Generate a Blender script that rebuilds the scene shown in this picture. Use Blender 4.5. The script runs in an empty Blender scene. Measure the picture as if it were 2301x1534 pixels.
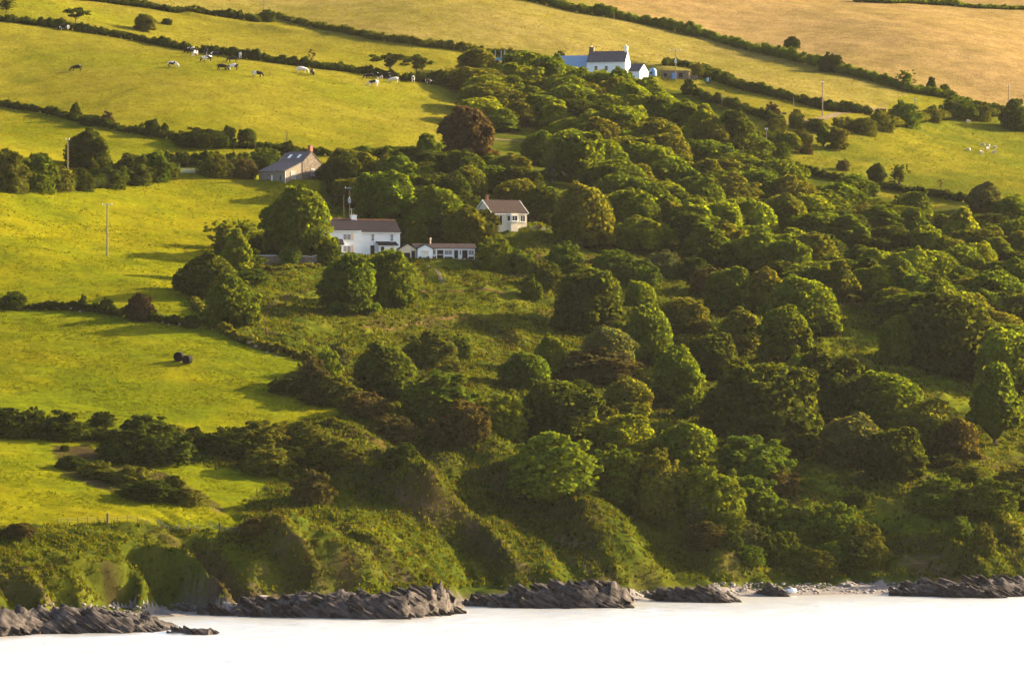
import bpy, bmesh, math, random
import numpy as np
from mathutils import Vector, Matrix, Euler
R = math.radians
random.seed(7); rng = np.random.default_rng(7)
scn = bpy.context.scene
COL = scn.collection

# ---------------------------------------------------------------- camera, sky, sun, exposure
CAM_H = 45.0; FPX = 11500.0; CX, CY = 1150.5, 767.0      # long lens, level, from the far side of the bay
cd = bpy.data.cameras.new('camera'); cam = bpy.data.objects.new('camera', cd); COL.objects.link(cam)
cd.sensor_width = 36.0; cd.lens = 36.0*FPX/2301.0; cd.clip_start = 1.0; cd.clip_end = 12000.0
cam.location = (0, 0, CAM_H); cam.rotation_euler = (R(90), 0, 0)
scn.camera = cam
SUN_AZ, SUN_EL = R(61.0), R(21.0)                         # azimuth clockwise from +Y: right of the view, a little behind the hill
SUN = Vector((math.sin(SUN_AZ)*math.cos(SUN_EL), math.cos(SUN_AZ)*math.cos(SUN_EL), math.sin(SUN_EL)))
W = bpy.data.worlds.new('World'); scn.world = W; W.use_nodes = True
nt = W.node_tree; bg = nt.nodes['Background']
sky = nt.nodes.new('ShaderNodeTexSky'); sky.sky_type = 'NISHITA'; sky.sun_disc = False
sky.sun_elevation = SUN_EL; sky.sun_rotation = SUN_AZ; sky.altitude = 0; sky.air_density = 1.0; sky.dust_density = 4.0; sky.ozone_density = 1.0
nt.links.new(sky.outputs[0], bg.inputs[0]); bg.inputs[1].default_value = 0.076
sl = bpy.data.lights.new('sun', 'SUN'); sun = bpy.data.objects.new('sun', sl); COL.objects.link(sun)
sl.energy = 5.0; sl.angle = R(0.6); sl.color = (1.0, 0.79, 0.47)
sun.rotation_euler = (-SUN).to_track_quat('-Z', 'Y').to_euler(); sun.location = (300, 900, 300)
scn.view_settings.view_transform = 'Standard'; scn.view_settings.look = 'None'
scn.view_settings.gamma = 1.0; scn.view_settings.use_curve_mapping = False
scn.view_settings.exposure = 2.45
cy = scn.cycles
cy.max_bounces = 5; cy.diffuse_bounces = 1; cy.glossy_bounces = 2; cy.transmission_bounces = 2; cy.transparent_max_bounces = 4; cy.volume_bounces = 0
cy.use_denoising = True; cy.sample_clamp_indirect = 4.0

HAZE = 0.000008
# ---------------------------------------------------------------- helpers
def link(o, parent=None):
    COL.objects.link(o)
    if parent is not None: o.parent = parent
    return o
def tag(o, label=None, cat=None, group=None, kind=None):
    if label: o['label'] = label
    if cat: o['category'] = cat
    if group: o['group'] = group
    if kind: o['kind'] = kind
    return o
def empty(name, loc, rz=0.0, label=None, cat=None, group=None):
    o = bpy.data.objects.new(name, None); o.location = loc; o.rotation_euler = (0, 0, rz); o.empty_display_size = .3
    return tag(link(o), label, cat, group)
def mesh_np(name, V, F4=None, F3=None, smooth=False):
    me = bpy.data.meshes.new(name)
    V = np.asarray(V, dtype=np.float32); nq = 0 if F4 is None else len(F4); n3 = 0 if F3 is None else len(F3)
    me.vertices.add(len(V)); me.vertices.foreach_set('co', V.ravel())
    loops = []; starts = []; 
    if nq: loops.append(np.asarray(F4, np.int32).ravel()); starts.append(np.arange(nq, dtype=np.int32)*4)
    if n3: loops.append(np.asarray(F3, np.int32).ravel()); starts.append(np.arange(n3, dtype=np.int32)*3 + nq*4)
    loops = np.concatenate(loops); starts = np.concatenate(starts)
    me.loops.add(len(loops)); me.loops.foreach_set('vertex_index', loops)
    me.polygons.add(nq+n3); me.polygons.foreach_set('loop_start', starts)
    if smooth: me.polygons.foreach_set('use_smooth', np.ones(nq+n3, dtype=bool))
    me.update(calc_edges=True); me.validate()
    return me
class MB:
    """collects boxes, prisms and tubes into one mesh"""
    def __init__(s): s.v = []; s.f = []
    def poly(s, pts, faces):
        b = len(s.v); s.v += [tuple(p) for p in pts]; s.f += [tuple(b+i for i in f) for f in faces]; return s
    def box(s, x0, x1, y0, y1, z0, z1):
        return s.poly([(x0,y0,z0),(x1,y0,z0),(x1,y1,z0),(x0,y1,z0),(x0,y0,z1),(x1,y0,z1),(x1,y1,z1),(x0,y1,z1)],
                      [(0,3,2,1),(4,5,6,7),(0,1,5,4),(1,2,6,5),(2,3,7,6),(3,0,4,7)])
    def prism(s, prof, a0, a1, axis='x'):
        """profile of (u,z) points swept along x (u = y) or along y (u = x)"""
        n = len(prof)
        P = [((a0,u,z) if axis == 'x' else (u,a0,z)) for u, z in prof] + [((a1,u,z) if axis == 'x' else (u,a1,z)) for u, z in prof]
        return s.poly(P, [tuple(range(n)), tuple(range(2*n-1, n-1, -1))] + [(i, n+i, n+(i+1) % n, (i+1) % n) for i in range(n)])
    def tube(s, p, q, r0, r1, n=8):
        p, q = Vector(p), Vector(q); d = (q-p).normalized(); a = d.orthogonal().normalized(); b = d.cross(a)
        P = [p+(a*math.cos(k*2*math.pi/n)+b*math.sin(k*2*math.pi/n))*r0 for k in range(n)] + [q+(a*math.cos(k*2*math.pi/n)+b*math.sin(k*2*math.pi/n))*r1 for k in range(n)]
        return s.poly(P, [tuple(range(n-1,-1,-1)), tuple(range(n, 2*n))] + [(i, (i+1) % n, n+(i+1) % n, n+i) for i in range(n)])
    def build(s, name, mat, parent=None, loc=None, rz=0.0, smooth=False):
        me = bpy.data.meshes.new(name); me.from_pydata(s.v, [], s.f); me.update()
        bm = bmesh.new(); bm.from_mesh(me); bmesh.ops.recalc_face_normals(bm, faces=bm.faces); bm.to_mesh(me); bm.free()
        if smooth:
            for p in me.polygons: p.use_smooth = True
        me.materials.append(mat); o = link(bpy.data.objects.new(name, me), parent)
        if loc is not None: o.location = loc
        o.rotation_euler = (0, 0, rz)
        return o

# value noise
def _hash(ix, iy, seed):
    h = (ix.astype(np.int64)*374761393 + iy.astype(np.int64)*668265263 + seed*1442695041) & 0xffffffff
    h = ((h ^ (h >> 13))*1274126177) & 0xffffffff
    return ((h ^ (h >> 16)) & 0xffff)/65535.0
def vnoise(x, y, seed=0):
    ix = np.floor(x); iy = np.floor(y); fx = x-ix; fy = y-iy; fx = fx*fx*fx*(fx*(fx*6-15)+10); fy = fy*fy*fy*(fy*(fy*6-15)+10)
    a = _hash(ix, iy, seed); b = _hash(ix+1, iy, seed); c = _hash(ix, iy+1, seed); d = _hash(ix+1, iy+1, seed)
    return (a*(1-fx)+b*fx)*(1-fy)+(c*(1-fx)+d*fx)*fy - .5
def fbm(x, y, lam, octaves=4, seed=0, gain=.5):
    s = 0; a = 1.0; f = 1.0/lam
    for k in range(octaves):
        s = s + a*vnoise(x*f+17.3*k, y*f-9.1*k, seed+k); a *= gain; f *= 2.03
    return s
def sstep(a, b, x):
    t = np.clip((x-a)/(b-a), 0, 1); return t*t*(3-2*t)

# ---------------------------------------------------------------- materials
def new_mat(name):
    m = bpy.data.materials.new(name); m.use_nodes = True
    return m, m.node_tree, m.node_tree.nodes, m.node_tree.links, m.node_tree.nodes['Principled BSDF']
def nmul(N, L, col, fac_socket, lo, hi):
    mr = N.new('ShaderNodeMapRange'); mr.inputs[1].default_value = .3; mr.inputs[2].default_value = .7; mr.inputs[3].default_value = lo; mr.inputs[4].default_value = hi
    L.new(fac_socket, mr.inputs[0])
    mx = N.new('ShaderNodeMix'); mx.data_type = 'RGBA'; mx.blend_type = 'MULTIPLY'; mx.inputs[0].default_value = 1
    L.new(col, mx.inputs[6]); L.new(mr.outputs[0], mx.inputs[7]); return mx.outputs[2]
def mat(name, col, rough=.8, var=.25, scale=3.0, bump=0.0, col2=None, metal=0.0, spec=.3, stretch=None):
    m, T, N, L, B = new_mat(name)
    tc = N.new('ShaderNodeTexCoord'); no = N.new('ShaderNodeTexNoise'); no.inputs['Scale'].default_value = scale; no.inputs['Detail'].default_value = 5
    src = tc.outputs['Object']
    if stretch:
        mp = N.new('ShaderNodeMapping'); mp.inputs['Scale'].default_value = stretch; L.new(src, mp.inputs[0]); src = mp.outputs[0]
    L.new(src, no.inputs['Vector'])
    rgb = N.new('ShaderNodeMix'); rgb.data_type = 'RGBA'; rgb.inputs[6].default_value = (*col, 1); rgb.inputs[7].default_value = (*(col2 or col), 1)
    mr = N.new('ShaderNodeMapRange'); mr.inputs[1].default_value = .42; mr.inputs[2].default_value = .6; L.new(no.outputs[0], mr.inputs[0]); L.new(mr.outputs[0], rgb.inputs[0])
    L.new(nmul(N, L, rgb.outputs[2], no.outputs[0], 1-var, 1+var), B.inputs['Base Color'])
    B.inputs['Roughness'].default_value = rough; B.inputs['Metallic'].default_value = metal; B.inputs['Specular IOR Level'].default_value = spec
    if bump:
        bp = N.new('ShaderNodeBump'); bp.inputs['Strength'].default_value = bump; bp.inputs['Distance'].default_value = .1
        L.new(no.outputs[0], bp.inputs['Height']); L.new(bp.outputs[0], B.inputs['Normal'])
    return m
def leaf_mat(name, transl=.38, nscale=.35, hue=(.496,.522)):
    """foliage: the colour is the object's own tint, varied by noise; leaves let some light through"""
    m, T, N, L, B = new_mat(name); N.remove(B); out = N['Material Output']
    oi = N.new('ShaderNodeObjectInfo'); geo = N.new('ShaderNodeNewGeometry')
    no = N.new('ShaderNodeTexNoise'); no.inputs['Scale'].default_value = nscale; no.inputs['Detail'].default_value = 3; L.new(geo.outputs['Position'], no.inputs['Vector'])
    n2 = N.new('ShaderNodeTexNoise'); n2.inputs['Scale'].default_value = 1.7; n2.inputs['Detail'].default_value = 1; L.new(geo.outputs['Position'], n2.inputs['Vector'])
    c = nmul(N, L, oi.outputs['Color'], no.outputs[0], .72, 1.28)
    c = nmul(N, L, c, n2.outputs[0], .75, 1.25)
    hs = N.new('ShaderNodeHueSaturation'); mr = N.new('ShaderNodeMapRange'); mr.inputs[1].default_value = .3; mr.inputs[2].default_value = .7; mr.inputs[3].default_value = hue[0]; mr.inputs[4].default_value = hue[1]
    L.new(no.outputs[0], mr.inputs[0]); L.new(mr.outputs[0], hs.inputs['Hue']); L.new(c, hs.inputs['Color']); c = hs.outputs[0]
    d = N.new('ShaderNodeBsdfDiffuse'); L.new(c, d.inputs[0])
    t = N.new('ShaderNodeBsdfTranslucent'); tm = N.new('ShaderNodeMix'); tm.data_type = 'RGBA'; tm.blend_type = 'MULTIPLY'; tm.inputs[0].default_value = 1; tm.inputs[7].default_value = (2.7, 2.25, .6, 1)
    L.new(c, tm.inputs[6]); L.new(tm.outputs[2], t.inputs[0])
    mx = N.new('ShaderNodeMixShader'); mx.inputs[0].default_value = transl; L.new(d.outputs[0], mx.inputs[1]); L.new(t.outputs[0], mx.inputs[2])
    L.new(mx.outputs[0], out.inputs[0])
    return m
M = {}
M['leaf'] = leaf_mat('leaf', .42); M['gorse'] = leaf_mat('gorse', .22, .6); M['grass_blade'] = leaf_mat('grass_blade', .28, .12, (.495,.508))
M['bark'] = mat('bark', (0.062,0.0496,0.0372), .9, .3, 4)
M['pale_bark'] = mat('pale_bark', (0.1736,0.155,0.124), .9, .3, 4)
M['white'] = mat('white_render', (.80,.80,.79), .8, .05, .8)
M['white_trim'] = mat('white_trim', (.82,.82,.80), .5, .02, 2)
M['cream'] = mat('cream_render', (.66,.54,.40), .85, .08, .7)
M['ivory'] = mat('ivory_render', (.68,.59,.45), .85, .06, .7)
M['pebbledash'] = mat('pebbledash', (0.2046,0.1736,0.1364), .95, .16, 2.2, .3)
M['stone'] = mat('stone_wall', (.115,.088,.068), .95, .3, 2.2, .5, (.15,.118,.09))
M['slate'] = mat('slate', (.021,.018,.024), .95, .25, 3.0, .2, (.030,.024,.028), spec=.02, stretch=(1,1,3))
M['slate_pale'] = mat('slate_pale', (.11,.094,.10), .95, .18, 2.0, .2, (.13,.105,.10), spec=.02)
M['tile_brown'] = mat('brown_tile', (.036,.027,.027), .95, .18, 3.0, .2, (.046,.033,.031), spec=.02)
M['felt'] = mat('roof_felt', (.045,.035,.036), .95, .2, 2.0, spec=.02)
M['blue_roof'] = mat('blue_roof', (.17,.26,.37), .7, .06, 1.0, spec=.1)
M['slate_mid'] = mat('slate_mid', (.078,.068,.074), .95, .2, 2.5, .2, (.098,.082,.086), spec=.02)
M['ridge_tile'] = mat('ridge_tile', (0.1984,0.0744,0.0434), .8, .15, 5)
M['brick'] = mat('chimney_brick', (0.2232,0.093,0.0558), .9, .2, 6)
M['glass'] = mat('window_glass', (.05,.055,.06), .12, .1, 1.0, spec=.6)
M['blind'] = mat('window_blind', (0.2356,0.217,0.2232), .6, .08, 2.0)
M['dark'] = mat('dark_opening', (.018,.012,.014), .8, .2, 2.0)
M['dark_wood'] = mat('dark_wood', (0.031,0.01736,0.0155), .8, .2, 5)
M['timber'] = mat('timber', (0.124,0.093,0.0682), .9, .25, 5)
M['pole_wood'] = mat('pole_wood', (0.186,0.1426,0.1054), .9, .2, 4)
M['pole_dark'] = mat('pole_dark', (0.0806,0.0527,0.0403), .9, .2, 4)
M['metal'] = mat('grey_metal', (.42,.45,.47), .5, .08, 3, metal=.3)
M['shutter'] = mat('peach_shutter', (.72,.50,.33), .6, .05, 3)
M['red'] = mat('red_door', (0.124,0.0217,0.0186), .7, .1, 3)
M['blue_paint'] = mat('blue_paint', (.10,.22,.42), .5, .08, 2)
M['turquoise'] = mat('turquoise_paint', (.12,.42,.46), .6, .05, 3)
M['rust'] = mat('rust', (0.2046,0.062,0.0279), .8, .2, 6)
M['pink'] = mat('pink_plastic', (.75,.45,.6), .5, .03, 3)
M['black_wrap'] = mat('black_wrap', (.008,.007,.007), .9, .2, 3, .3, spec=.06)
M['wool'] = mat('wool', (.45,.39,.33), .95, .12, 6, .4, spec=.05)
def rock_mat(name, lo, hi):
    """bedded rock: fine streaks along the dip, broken by a coarser mottle"""
    m, T, N, L, B = new_mat(name); geo = N.new('ShaderNodeNewGeometry'); mp = N.new('ShaderNodeMapping'); mp.vector_type = 'TEXTURE'
    mp.inputs['Rotation'].default_value = (0, R(32), R(-25)); mp.inputs['Scale'].default_value = (4.0, 1.2, .38); L.new(geo.outputs['Position'], mp.inputs[0])
    n1 = N.new('ShaderNodeTexNoise'); n1.inputs['Scale'].default_value = 1.0; n1.inputs['Detail'].default_value = 5; L.new(mp.outputs[0], n1.inputs['Vector'])
    n2 = N.new('ShaderNodeTexNoise'); n2.inputs['Scale'].default_value = .55; n2.inputs['Detail'].default_value = 5; L.new(geo.outputs['Position'], n2.inputs['Vector'])
    mr = N.new('ShaderNodeMapRange'); mr.inputs[1].default_value = .36; mr.inputs[2].default_value = .66; L.new(n1.outputs[0], mr.inputs[0])
    mx = N.new('ShaderNodeMix'); mx.data_type = 'RGBA'; mx.inputs[6].default_value = (*lo, 1); mx.inputs[7].default_value = (*hi, 1); L.new(mr.outputs[0], mx.inputs[0])
    L.new(nmul(N, L, mx.outputs[2], n2.outputs[0], .5, 1.5), B.inputs['Base Color']); B.inputs['Roughness'].default_value = .9; B.inputs['Specular IOR Level'].default_value = .1
    bp = N.new('ShaderNodeBump'); bp.inputs['Strength'].default_value = .9; bp.inputs['Distance'].default_value = .35; L.new(n1.outputs[0], bp.inputs['Height']); L.new(bp.outputs[0], B.inputs['Normal'])
    return m
M['rock'] = rock_mat('rock', (.012,.009,.010), (.064,.054,.053)); M['rock_dark'] = rock_mat('rock_dark', (.008,.006,.007), (.030,.024,.026))
M['rock_pale'] = mat('rock_pale', (0.1612,0.1426,0.1364), .9, .3, 1.2, .5)
M['beach'] = mat('pebble_beach', (.165,.148,.142), .95, .22, 1.6, .5, (.12,.105,.105), spec=.05)
M['path'] = mat('path_earth', (.082,.050,.024), .95, .3, .9, .3, (.055,.044,.014), spec=0)
M['track'] = mat('track_gravel', (.125,.095,.062), .95, .2, .8, .3, spec=0)
M['lawn'] = mat('lawn', (0.0341,0.04216,0.00744), .95, .2, .8, .2)

# ---------------------------------------------------------------- terrain height field
def ray_xy(px, Y): return (px-CX)/FPX*Y
SHORE = [(-900,1446),(-200,1428),(0,1418),(120,1412),(220,1402),(300,1392),(380,1385),(440,1381),(540,1379),(700,1378),(860,1376),(960,1371),(1040,1361),(1120,1357),(1300,1354),(1405,1350),(1480,1345),(1640,1341),(1780,1337),(2000,1334),(2240,1334),(2301,1332),(2600,1329),(3500,1320)]
S_px = np.array([p[0] for p in SHORE], float); S_Y = np.array([CAM_H*FPX/(p[1]-CY) for p in SHORE])
BEACH = ([-900,0,150,230,300,430,470,560,1020,1050,1090,1130,1420,1440,1500,1640,1680,1980,2050,4000], [24,28,26,24,22,12,8,2,1.5,6,6,1.5,1.5,5,3,3,10,10,2,2])
CSLOPE = ([-900,0,180,240,560,700,1000,1400,1700,2100,4000], [1.0,1.0,1.0,1.15,1.0,.36,.31,.33,.33,.36,.4])
BULGE = ([-900,0,560,760,1000,1400,1700,2200,4000], [0,0,0,1,1.5,1.8,1.2,1.2,1])
FINS = [(-190,-60,7), (-90,50,7), (10,140,8), (95,262,8.5), (185,425,9), (455,560,2.0)]
def base_height(X, Y):
    Yc = np.maximum(Y, 50.0); px = X/Yc*FPX+CX
    P = .2*Y - .123*X - 167.6
    P = P + 1.9*np.sin(X/31+Y/47+.6)*sstep(900,1000,Y) + 1.4*np.sin(X/19-Y/61+2.1)*sstep(930,1050,Y) + 1.2*fbm(X, Y, 45, 3, 5)*sstep(870,960,Y)
    d = Y - np.interp(px, S_px, S_Y) + fbm(X, Y, 9, 3, 9)*2.2
    b = np.interp(px, *BEACH); s = np.interp(px, *CSLOPE); A = np.interp(px, *BULGE)
    P = P + A*np.exp(-((d-34)/24.0)**2)*sstep(0, 12, d)
    floor_ = .12*np.clip(d, 0, 40)+.05
    P = np.maximum(P, floor_)
    # fins of the left-hand cliff: it stands out towards the sea along slanting spurs (top, foot in pixels; reach in metres)
    fr = np.clip((d-b)/13.0, -.3, 1.0); reach = 0
    for top, foot, A_ in FINS:
        u = px-(top+(foot-top)*(1-fr)); reach = reach+A_*np.where(u < 0, np.exp(-(u/15.0)**2), np.exp(-(u/52.0)**2))*np.clip(1.15-fr, 0, 1)
    b = b-reach
    Zb = np.where(d < 0, np.maximum(d*.16, -7), np.minimum(d, b)*np.where(b > 11, .085, .15)) + s*np.clip(d-b, 0, None)
    k = 1.2; h = np.clip(.5+.5*(Zb-P)/k, 0, 1); z = Zb*(1-h)+P*h - k*h*(1-h)
    z = np.where(d < 0, Zb, z)
    # the hill rounds off above the frame
    z = np.where(z > 178, 178+24*(1-np.exp(-(z-178)/24.0)), z)
    z = np.maximum(z, -7.0)
    return z
def axis(core0, core1, step, far0, far1, grow=1.18):
    a = list(np.arange(core0, core1+step*.5, step)); s = step; v = a[-1]
    while v < far1: s *= grow; v = min(v+s, far1); a.append(v)
    s = step; v = core0; pre = []
    while v > far0: s *= grow; v = max(v-s, far0); pre.append(v)
    return pre[::-1]+a
gx = np.array(axis(-165, 172, .75, -2600, 2600))
ys = list(np.arange(776, 1010, .7))
v = ys[-1]; st = .7
while v < 1800: st = min(st*1.012, 2.4); v += st; ys.append(v)
while v < 2900: st *= 1.15; v += st; ys.append(v)
pre = []; v = ys[0]; st = .7
while v > -400: st *= 1.25; v -= st; pre.append(v)
gy = np.array(pre[::-1]+ys)
GX, GY = np.meshgrid(gx, gy)
GPX = GX/np.maximum(GY, 50)*FPX+CX
Zg = base_height(GX, GY)
def hgt(x, y):
    """terrain height: bilinear on the grid itself, so things sit on the mesh"""
    x = np.atleast_1d(np.asarray(x, float)); y = np.atleast_1d(np.asarray(y, float))
    i = np.clip(np.searchsorted(gx, x)-1, 0, len(gx)-2); j = np.clip(np.searchsorted(gy, y)-1, 0, len(gy)-2)
    fx = np.clip((x-gx[i])/(gx[i+1]-gx[i]), 0, 1); fy = np.clip((y-gy[j])/(gy[j+1]-gy[j]), 0, 1)
    return (Zg[j,i]*(1-fx)+Zg[j,i+1]*fx)*(1-fy)+(Zg[j+1,i]*(1-fx)+Zg[j+1,i+1]*fx)*fy
_YS = np.arange(780, 1850, 1.0)
def cast(px, py):
    """the ground point seen at a pixel of the photograph"""
    X = (px-CX)/FPX*_YS; Zr = CAM_H-(py-CY)/FPX*_YS
    dz = Zr-np.maximum(hgt(X, _YS), 0.0); k = np.argmax(dz <= 0)
    if dz[k] > 0: k = len(_YS)-1
    if k > 0:
        t = dz[k-1]/(dz[k-1]-dz[k]+1e-9); Y = _YS[k-1]+t
    else: Y = _YS[0]
    x = (px-CX)/FPX*Y
    return Vector((x, Y, float(hgt(x, Y)[0])))
def line(pts, step=1.5, up=0.0):
    """a pixel polyline as a dense ground polyline"""
    P = [cast(p[0], p[1]) for p in pts]; out = []
    for a, b in zip(P[:-1], P[1:]):
        n = max(1, int((b.xy-a.xy).length/step))
        for k in range(n):
            q = a.xy.lerp(b.xy, k/n); out.append((q.x, q.y))
    out.append((P[-1].x, P[-1].y))
    return np.array(out)
def seg_dist(X, Y, P):
    """distance, sign (+ = left of travel) and run-length share of the nearest point of polyline P"""
    best = np.full(X.shape, 1e9); sg = np.zeros(X.shape); tt = np.zeros(X.shape)
    L = np.r_[0, np.cumsum(np.hypot(*np.diff(P, axis=0).T))]; tot = L[-1]
    for k in range(len(P)-1):
        ax, ay = P[k]; bx, by = P[k+1]; dx, dy = bx-ax, by-ay; l2 = dx*dx+dy*dy+1e-9
        t = np.clip(((X-ax)*dx+(Y-ay)*dy)/l2, 0, 1); ex = X-ax-t*dx; ey = Y-ay-t*dy; d = np.hypot(ex, ey)
        m = d < best; best = np.where(m, d, best); sg = np.where(m, np.sign(dx*ey-dy*ex), sg); tt = np.where(m, (L[k]+t*math.sqrt(l2))/tot, tt)
    return best, sg, tt
# spurs and banks: (pixel polyline, height, width on the far/right side, width on the near/left side)
RIDGES = [
 ([(545,1185),(610,1215),(660,1265),(730,1335)], 7.5, 16, 4.0),
 ([(700,1180),(800,1225),(880,1300)], 3.6, 6, 2.4),
 ([(640,965),(740,1030),(830,1090),(920,1138),(1010,1185),(1085,1232),(1190,1305)], 6.5, 10, 3.4),
 ([(700,960),(790,1010),(840,1060)], 3.4, 6, 2.4),
 ([(860,915),(960,950),(1060,1020),(1100,1065)], 4.0, 8, 2.8),
 ([(850,1060),(960,1150),(1060,1215)], 3.2, 6, 2.2),
 ([(1010,1065),(1120,1085),(1220,1115),(1300,1190),(1385,1300)], 6.5, 10, 3.6),
 ([(1270,1110),(1420,1130),(1520,1185),(1590,1240),(1640,1300)], 6.2, 9, 3.6),
 ([(1540,1150),(1600,1205),(1700,1290)], 2.8, 6, 2.4),
 ([(1200,830),(1300,840),(1420,865),(1540,905)], 3.2, 12, 3.2),
 ([(740,740),(860,735),(980,725),(1060,722),(1120,745),(1190,790)], 2.4, 9, 2.4),
 ([(590,690),(650,672),(720,655)], 1.0, 5, 1.6),
 ([(820,660),(960,655),(1200,662)], 1.2, 5, 1.4),
 ([(900,592),(960,600),(1000,640)], 1.0, 3, 1.5),
 ([(1820,1025),(1960,1070),(2100,1140),(2301,1215)], 2.6, 12, 4.0),
 ([(2050,1190),(2150,1240),(2230,1290)], 2.4, 7, 2.6),
 ([(2200,1150),(2290,1215),(2330,1280)], 2.6, 7, 2.6),
 ([(1850,790),(1980,850),(2120,930)], 2.0, 10, 4.0),
 ([(330,0),(420,35),(560,60),(700,75)], 1.2, 7, 2.5),
 ([(1790,262),(1900,262),(2000,270)], .8, 4, 1.6),
]
Zr = Zg.copy(); SHADE_FLANK = np.zeros(Zg.shape); LIT_CREST = np.zeros(Zg.shape)
for P, h, wl, wd in RIDGES:
    pl = line(P, 2.0)
    x0, x1 = pl[:,0].min()-30, pl[:,0].max()+30; y0, y1 = pl[:,1].min()-30, pl[:,1].max()+30
    jj = np.where((gy > y0) & (gy < y1))[0]; ii = np.where((gx > x0) & (gx < x1))[0]
    sl_ = np.ix_(jj, ii); X = GX[sl_]; Y = GY[sl_]
    Xw = X+fbm(X, Y, 9, 2, 31)*2.4; Yw = Y+fbm(X, Y, 9, 2, 47)*2.4
    d, sg, t = seg_dist(Xw, Yw, pl)
    w = np.where(sg > 0, wl, wd); tap = np.clip(np.minimum(t*3.2, (1-t)*5), 0, 1)**.8
    tp = np.clip(tap*1.5, 0, 1)*(h > 1.6); SHADE_FLANK[sl_] = np.maximum(SHADE_FLANK[sl_], np.where(sg < 0, np.exp(-(d/(wd*1.9))**4), 0)*tp); LIT_CREST[sl_] = np.maximum(LIT_CREST[sl_], np.where(sg > 0, np.exp(-(d/2.2)**2), 0)*tp)
    Zr[sl_] += h*(.85+.5*fbm(X, Y, 14, 2, 3))*np.exp(-(d/w)**2)*tap*sstep(1, 12, Y-np.interp(X/np.maximum(Y,50)*FPX+CX, S_px, S_Y))
Zg = Zr
# level stands for the buildings: (pixel, radius, soft edge)
for px, py, r0, r1 in [(820,575,9,15),(985,582,10,15),(1140,508,8,14),(670,405,9,16),(1400,170,14,24),(1520,178,6,10)]:
    c = cast(px, py); d = np.hypot(GX-c.x, (GY-c.y-5)*.9); w = 1-sstep(r0, r1, d); Zg = Zg*(1-w)+c.z*w

# ---------------------------------------------------------------- ground cover by area (outlines as seen, laid on the ground)
def inpoly(px, py, poly):
    r = np.zeros(px.shape, bool); n = len(poly)
    for k in range(n):
        x0, y0 = poly[k]; x1, y1 = poly[(k+1) % n]
        if y0 == y1: continue
        c = ((y0 > py) != (y1 > py)) & (px < (x1-x0)*(py-y0)/(y1-y0)+x0); r ^= c
    return r
ROUGH = [(430,700),(480,640),(560,600),(600,560),(625,470),(720,425),(735,348),(900,345),(990,320),(1040,200),(1130,140),(1450,178),(1560,215),(1660,255),(1740,330),(1690,350),(1800,372),(1900,412),(2060,470),(2180,460),(2301,520),(2600,560),(2900,1450),(-500,1480),(-500,1190),(0,1184),(240,1174),(400,1187),(500,1197),(560,1165),(520,1142),(640,1066),(470,1052),(250,1010),(200,968),(400,955),(480,985),(560,962),(760,932),(740,890),(620,862),(690,812),(580,785),(480,745)]
GORSE = [(120,1005),(200,1000),(340,1045),(450,1100),(510,1145),(400,1130),(230,1100),(140,1060)]
HAY = [(1180,-60),(1450,45),(1600,80),(1750,120),(1900,160),(2050,200),(2200,236),(2400,280),(2400,-60)]
TOPF = [(-100,-60),(1180,-60),(1450,48),(1900,165),(2050,208),(1950,252),(1700,205),(1560,172),(1160,122),(860,88),(560,38),(100,-10)]
SHEEPF = [(1690,350),(1800,300),(1900,318),(2000,285),(2130,262),(2301,262),(2500,270),(2500,470),(2301,450),(2180,450),(2050,425),(1930,405),(1840,392)]
OPEN = [(1830,740),(1960,740),(2080,820),(2190,860),(2190,930),(2100,920),(1990,850),(1850,790)]
OPEN2 = [(1800,1010),(1900,1050),(2060,1110),(2301,1160),(2400,1190),(2400,1260),(2150,1230),(1950,1170),(1830,1090)]
OPEN3 = [(1210,815),(1300,825),(1450,860),(1560,905),(1480,905),(1380,880),(1240,855)]
TERR = [(580,600),(720,600),(905,585),(1110,592),(1220,660),(1190,790),(1060,740),(760,760),(600,730),(570,660)]
PY = CY-(Zg-CAM_H)/np.maximum(GY, 50)*FPX
wob = 14*fbm(GX, GY, 6, 3, 71); PXw = GPX+wob; PYw = PY+10*fbm(GX, GY, 6, 3, 83)
front = GY > 500
def reg(poly): return inpoly(PXw, PYw, poly) & front
n1 = fbm(GX, GY, 38, 4, 11); n2 = fbm(GX, GY, 9, 4, 13); n3 = fbm(GX, GY*1.6, 2.4, 3, 15)
def C(c): return np.array(c, float)[None, None, :]
def mixc(a, b, w): return a*(1-w[..., None])+b*w[..., None]
grass_lo, grass_hi = C((.128,.152,.003)), C((.195,.175,.004))
col = mixc(grass_lo, grass_hi, np.clip(.5+1.1*n1+.7*n2, 0, 1))
up_ = sstep(1120, 1400, GY); col = mixc(col, C((.188,.166,.022)), up_*np.clip(.75+.6*n1, 0, 1))  # upper fields, top and hay too, paled: haze put into the ground colour
m = reg(TOPF); col[m] = mixc(C((.20,.172,.036)), C((.22,.176,.050)), np.clip(.5+n1+.5*n2, 0, 1))[m]
m = reg(HAY); col[m] = mixc(C((.262,.185,.066)), C((.28,.19,.080)), np.clip(.5+n1+.6*n2, 0, 1))[m]
m = reg(SHEEPF); col[m] = mixc(C((.115,.130,.012)), C((.17,.155,.014)), np.clip(.5+n1+1.1*n2, 0, 1))[m]
rough_g = mixc(C((.050,.070,.008)), C((.090,.100,.009)), np.clip(.5+1.3*n2+.8*n1, 0, 1))
rough_b = mixc(rough_g, C((.075,.058,.020)), sstep(.14, .42, fbm(GX, GY, 13, 4, 21)))
m = reg(ROUGH); col[m] = rough_b[m]
rough_m = m
m = reg(TERR); col[m] = mixc(C((.064,.090,.008)), C((.108,.114,.010)), np.clip(.5+1.4*n2, 0, 1))[m]
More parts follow.
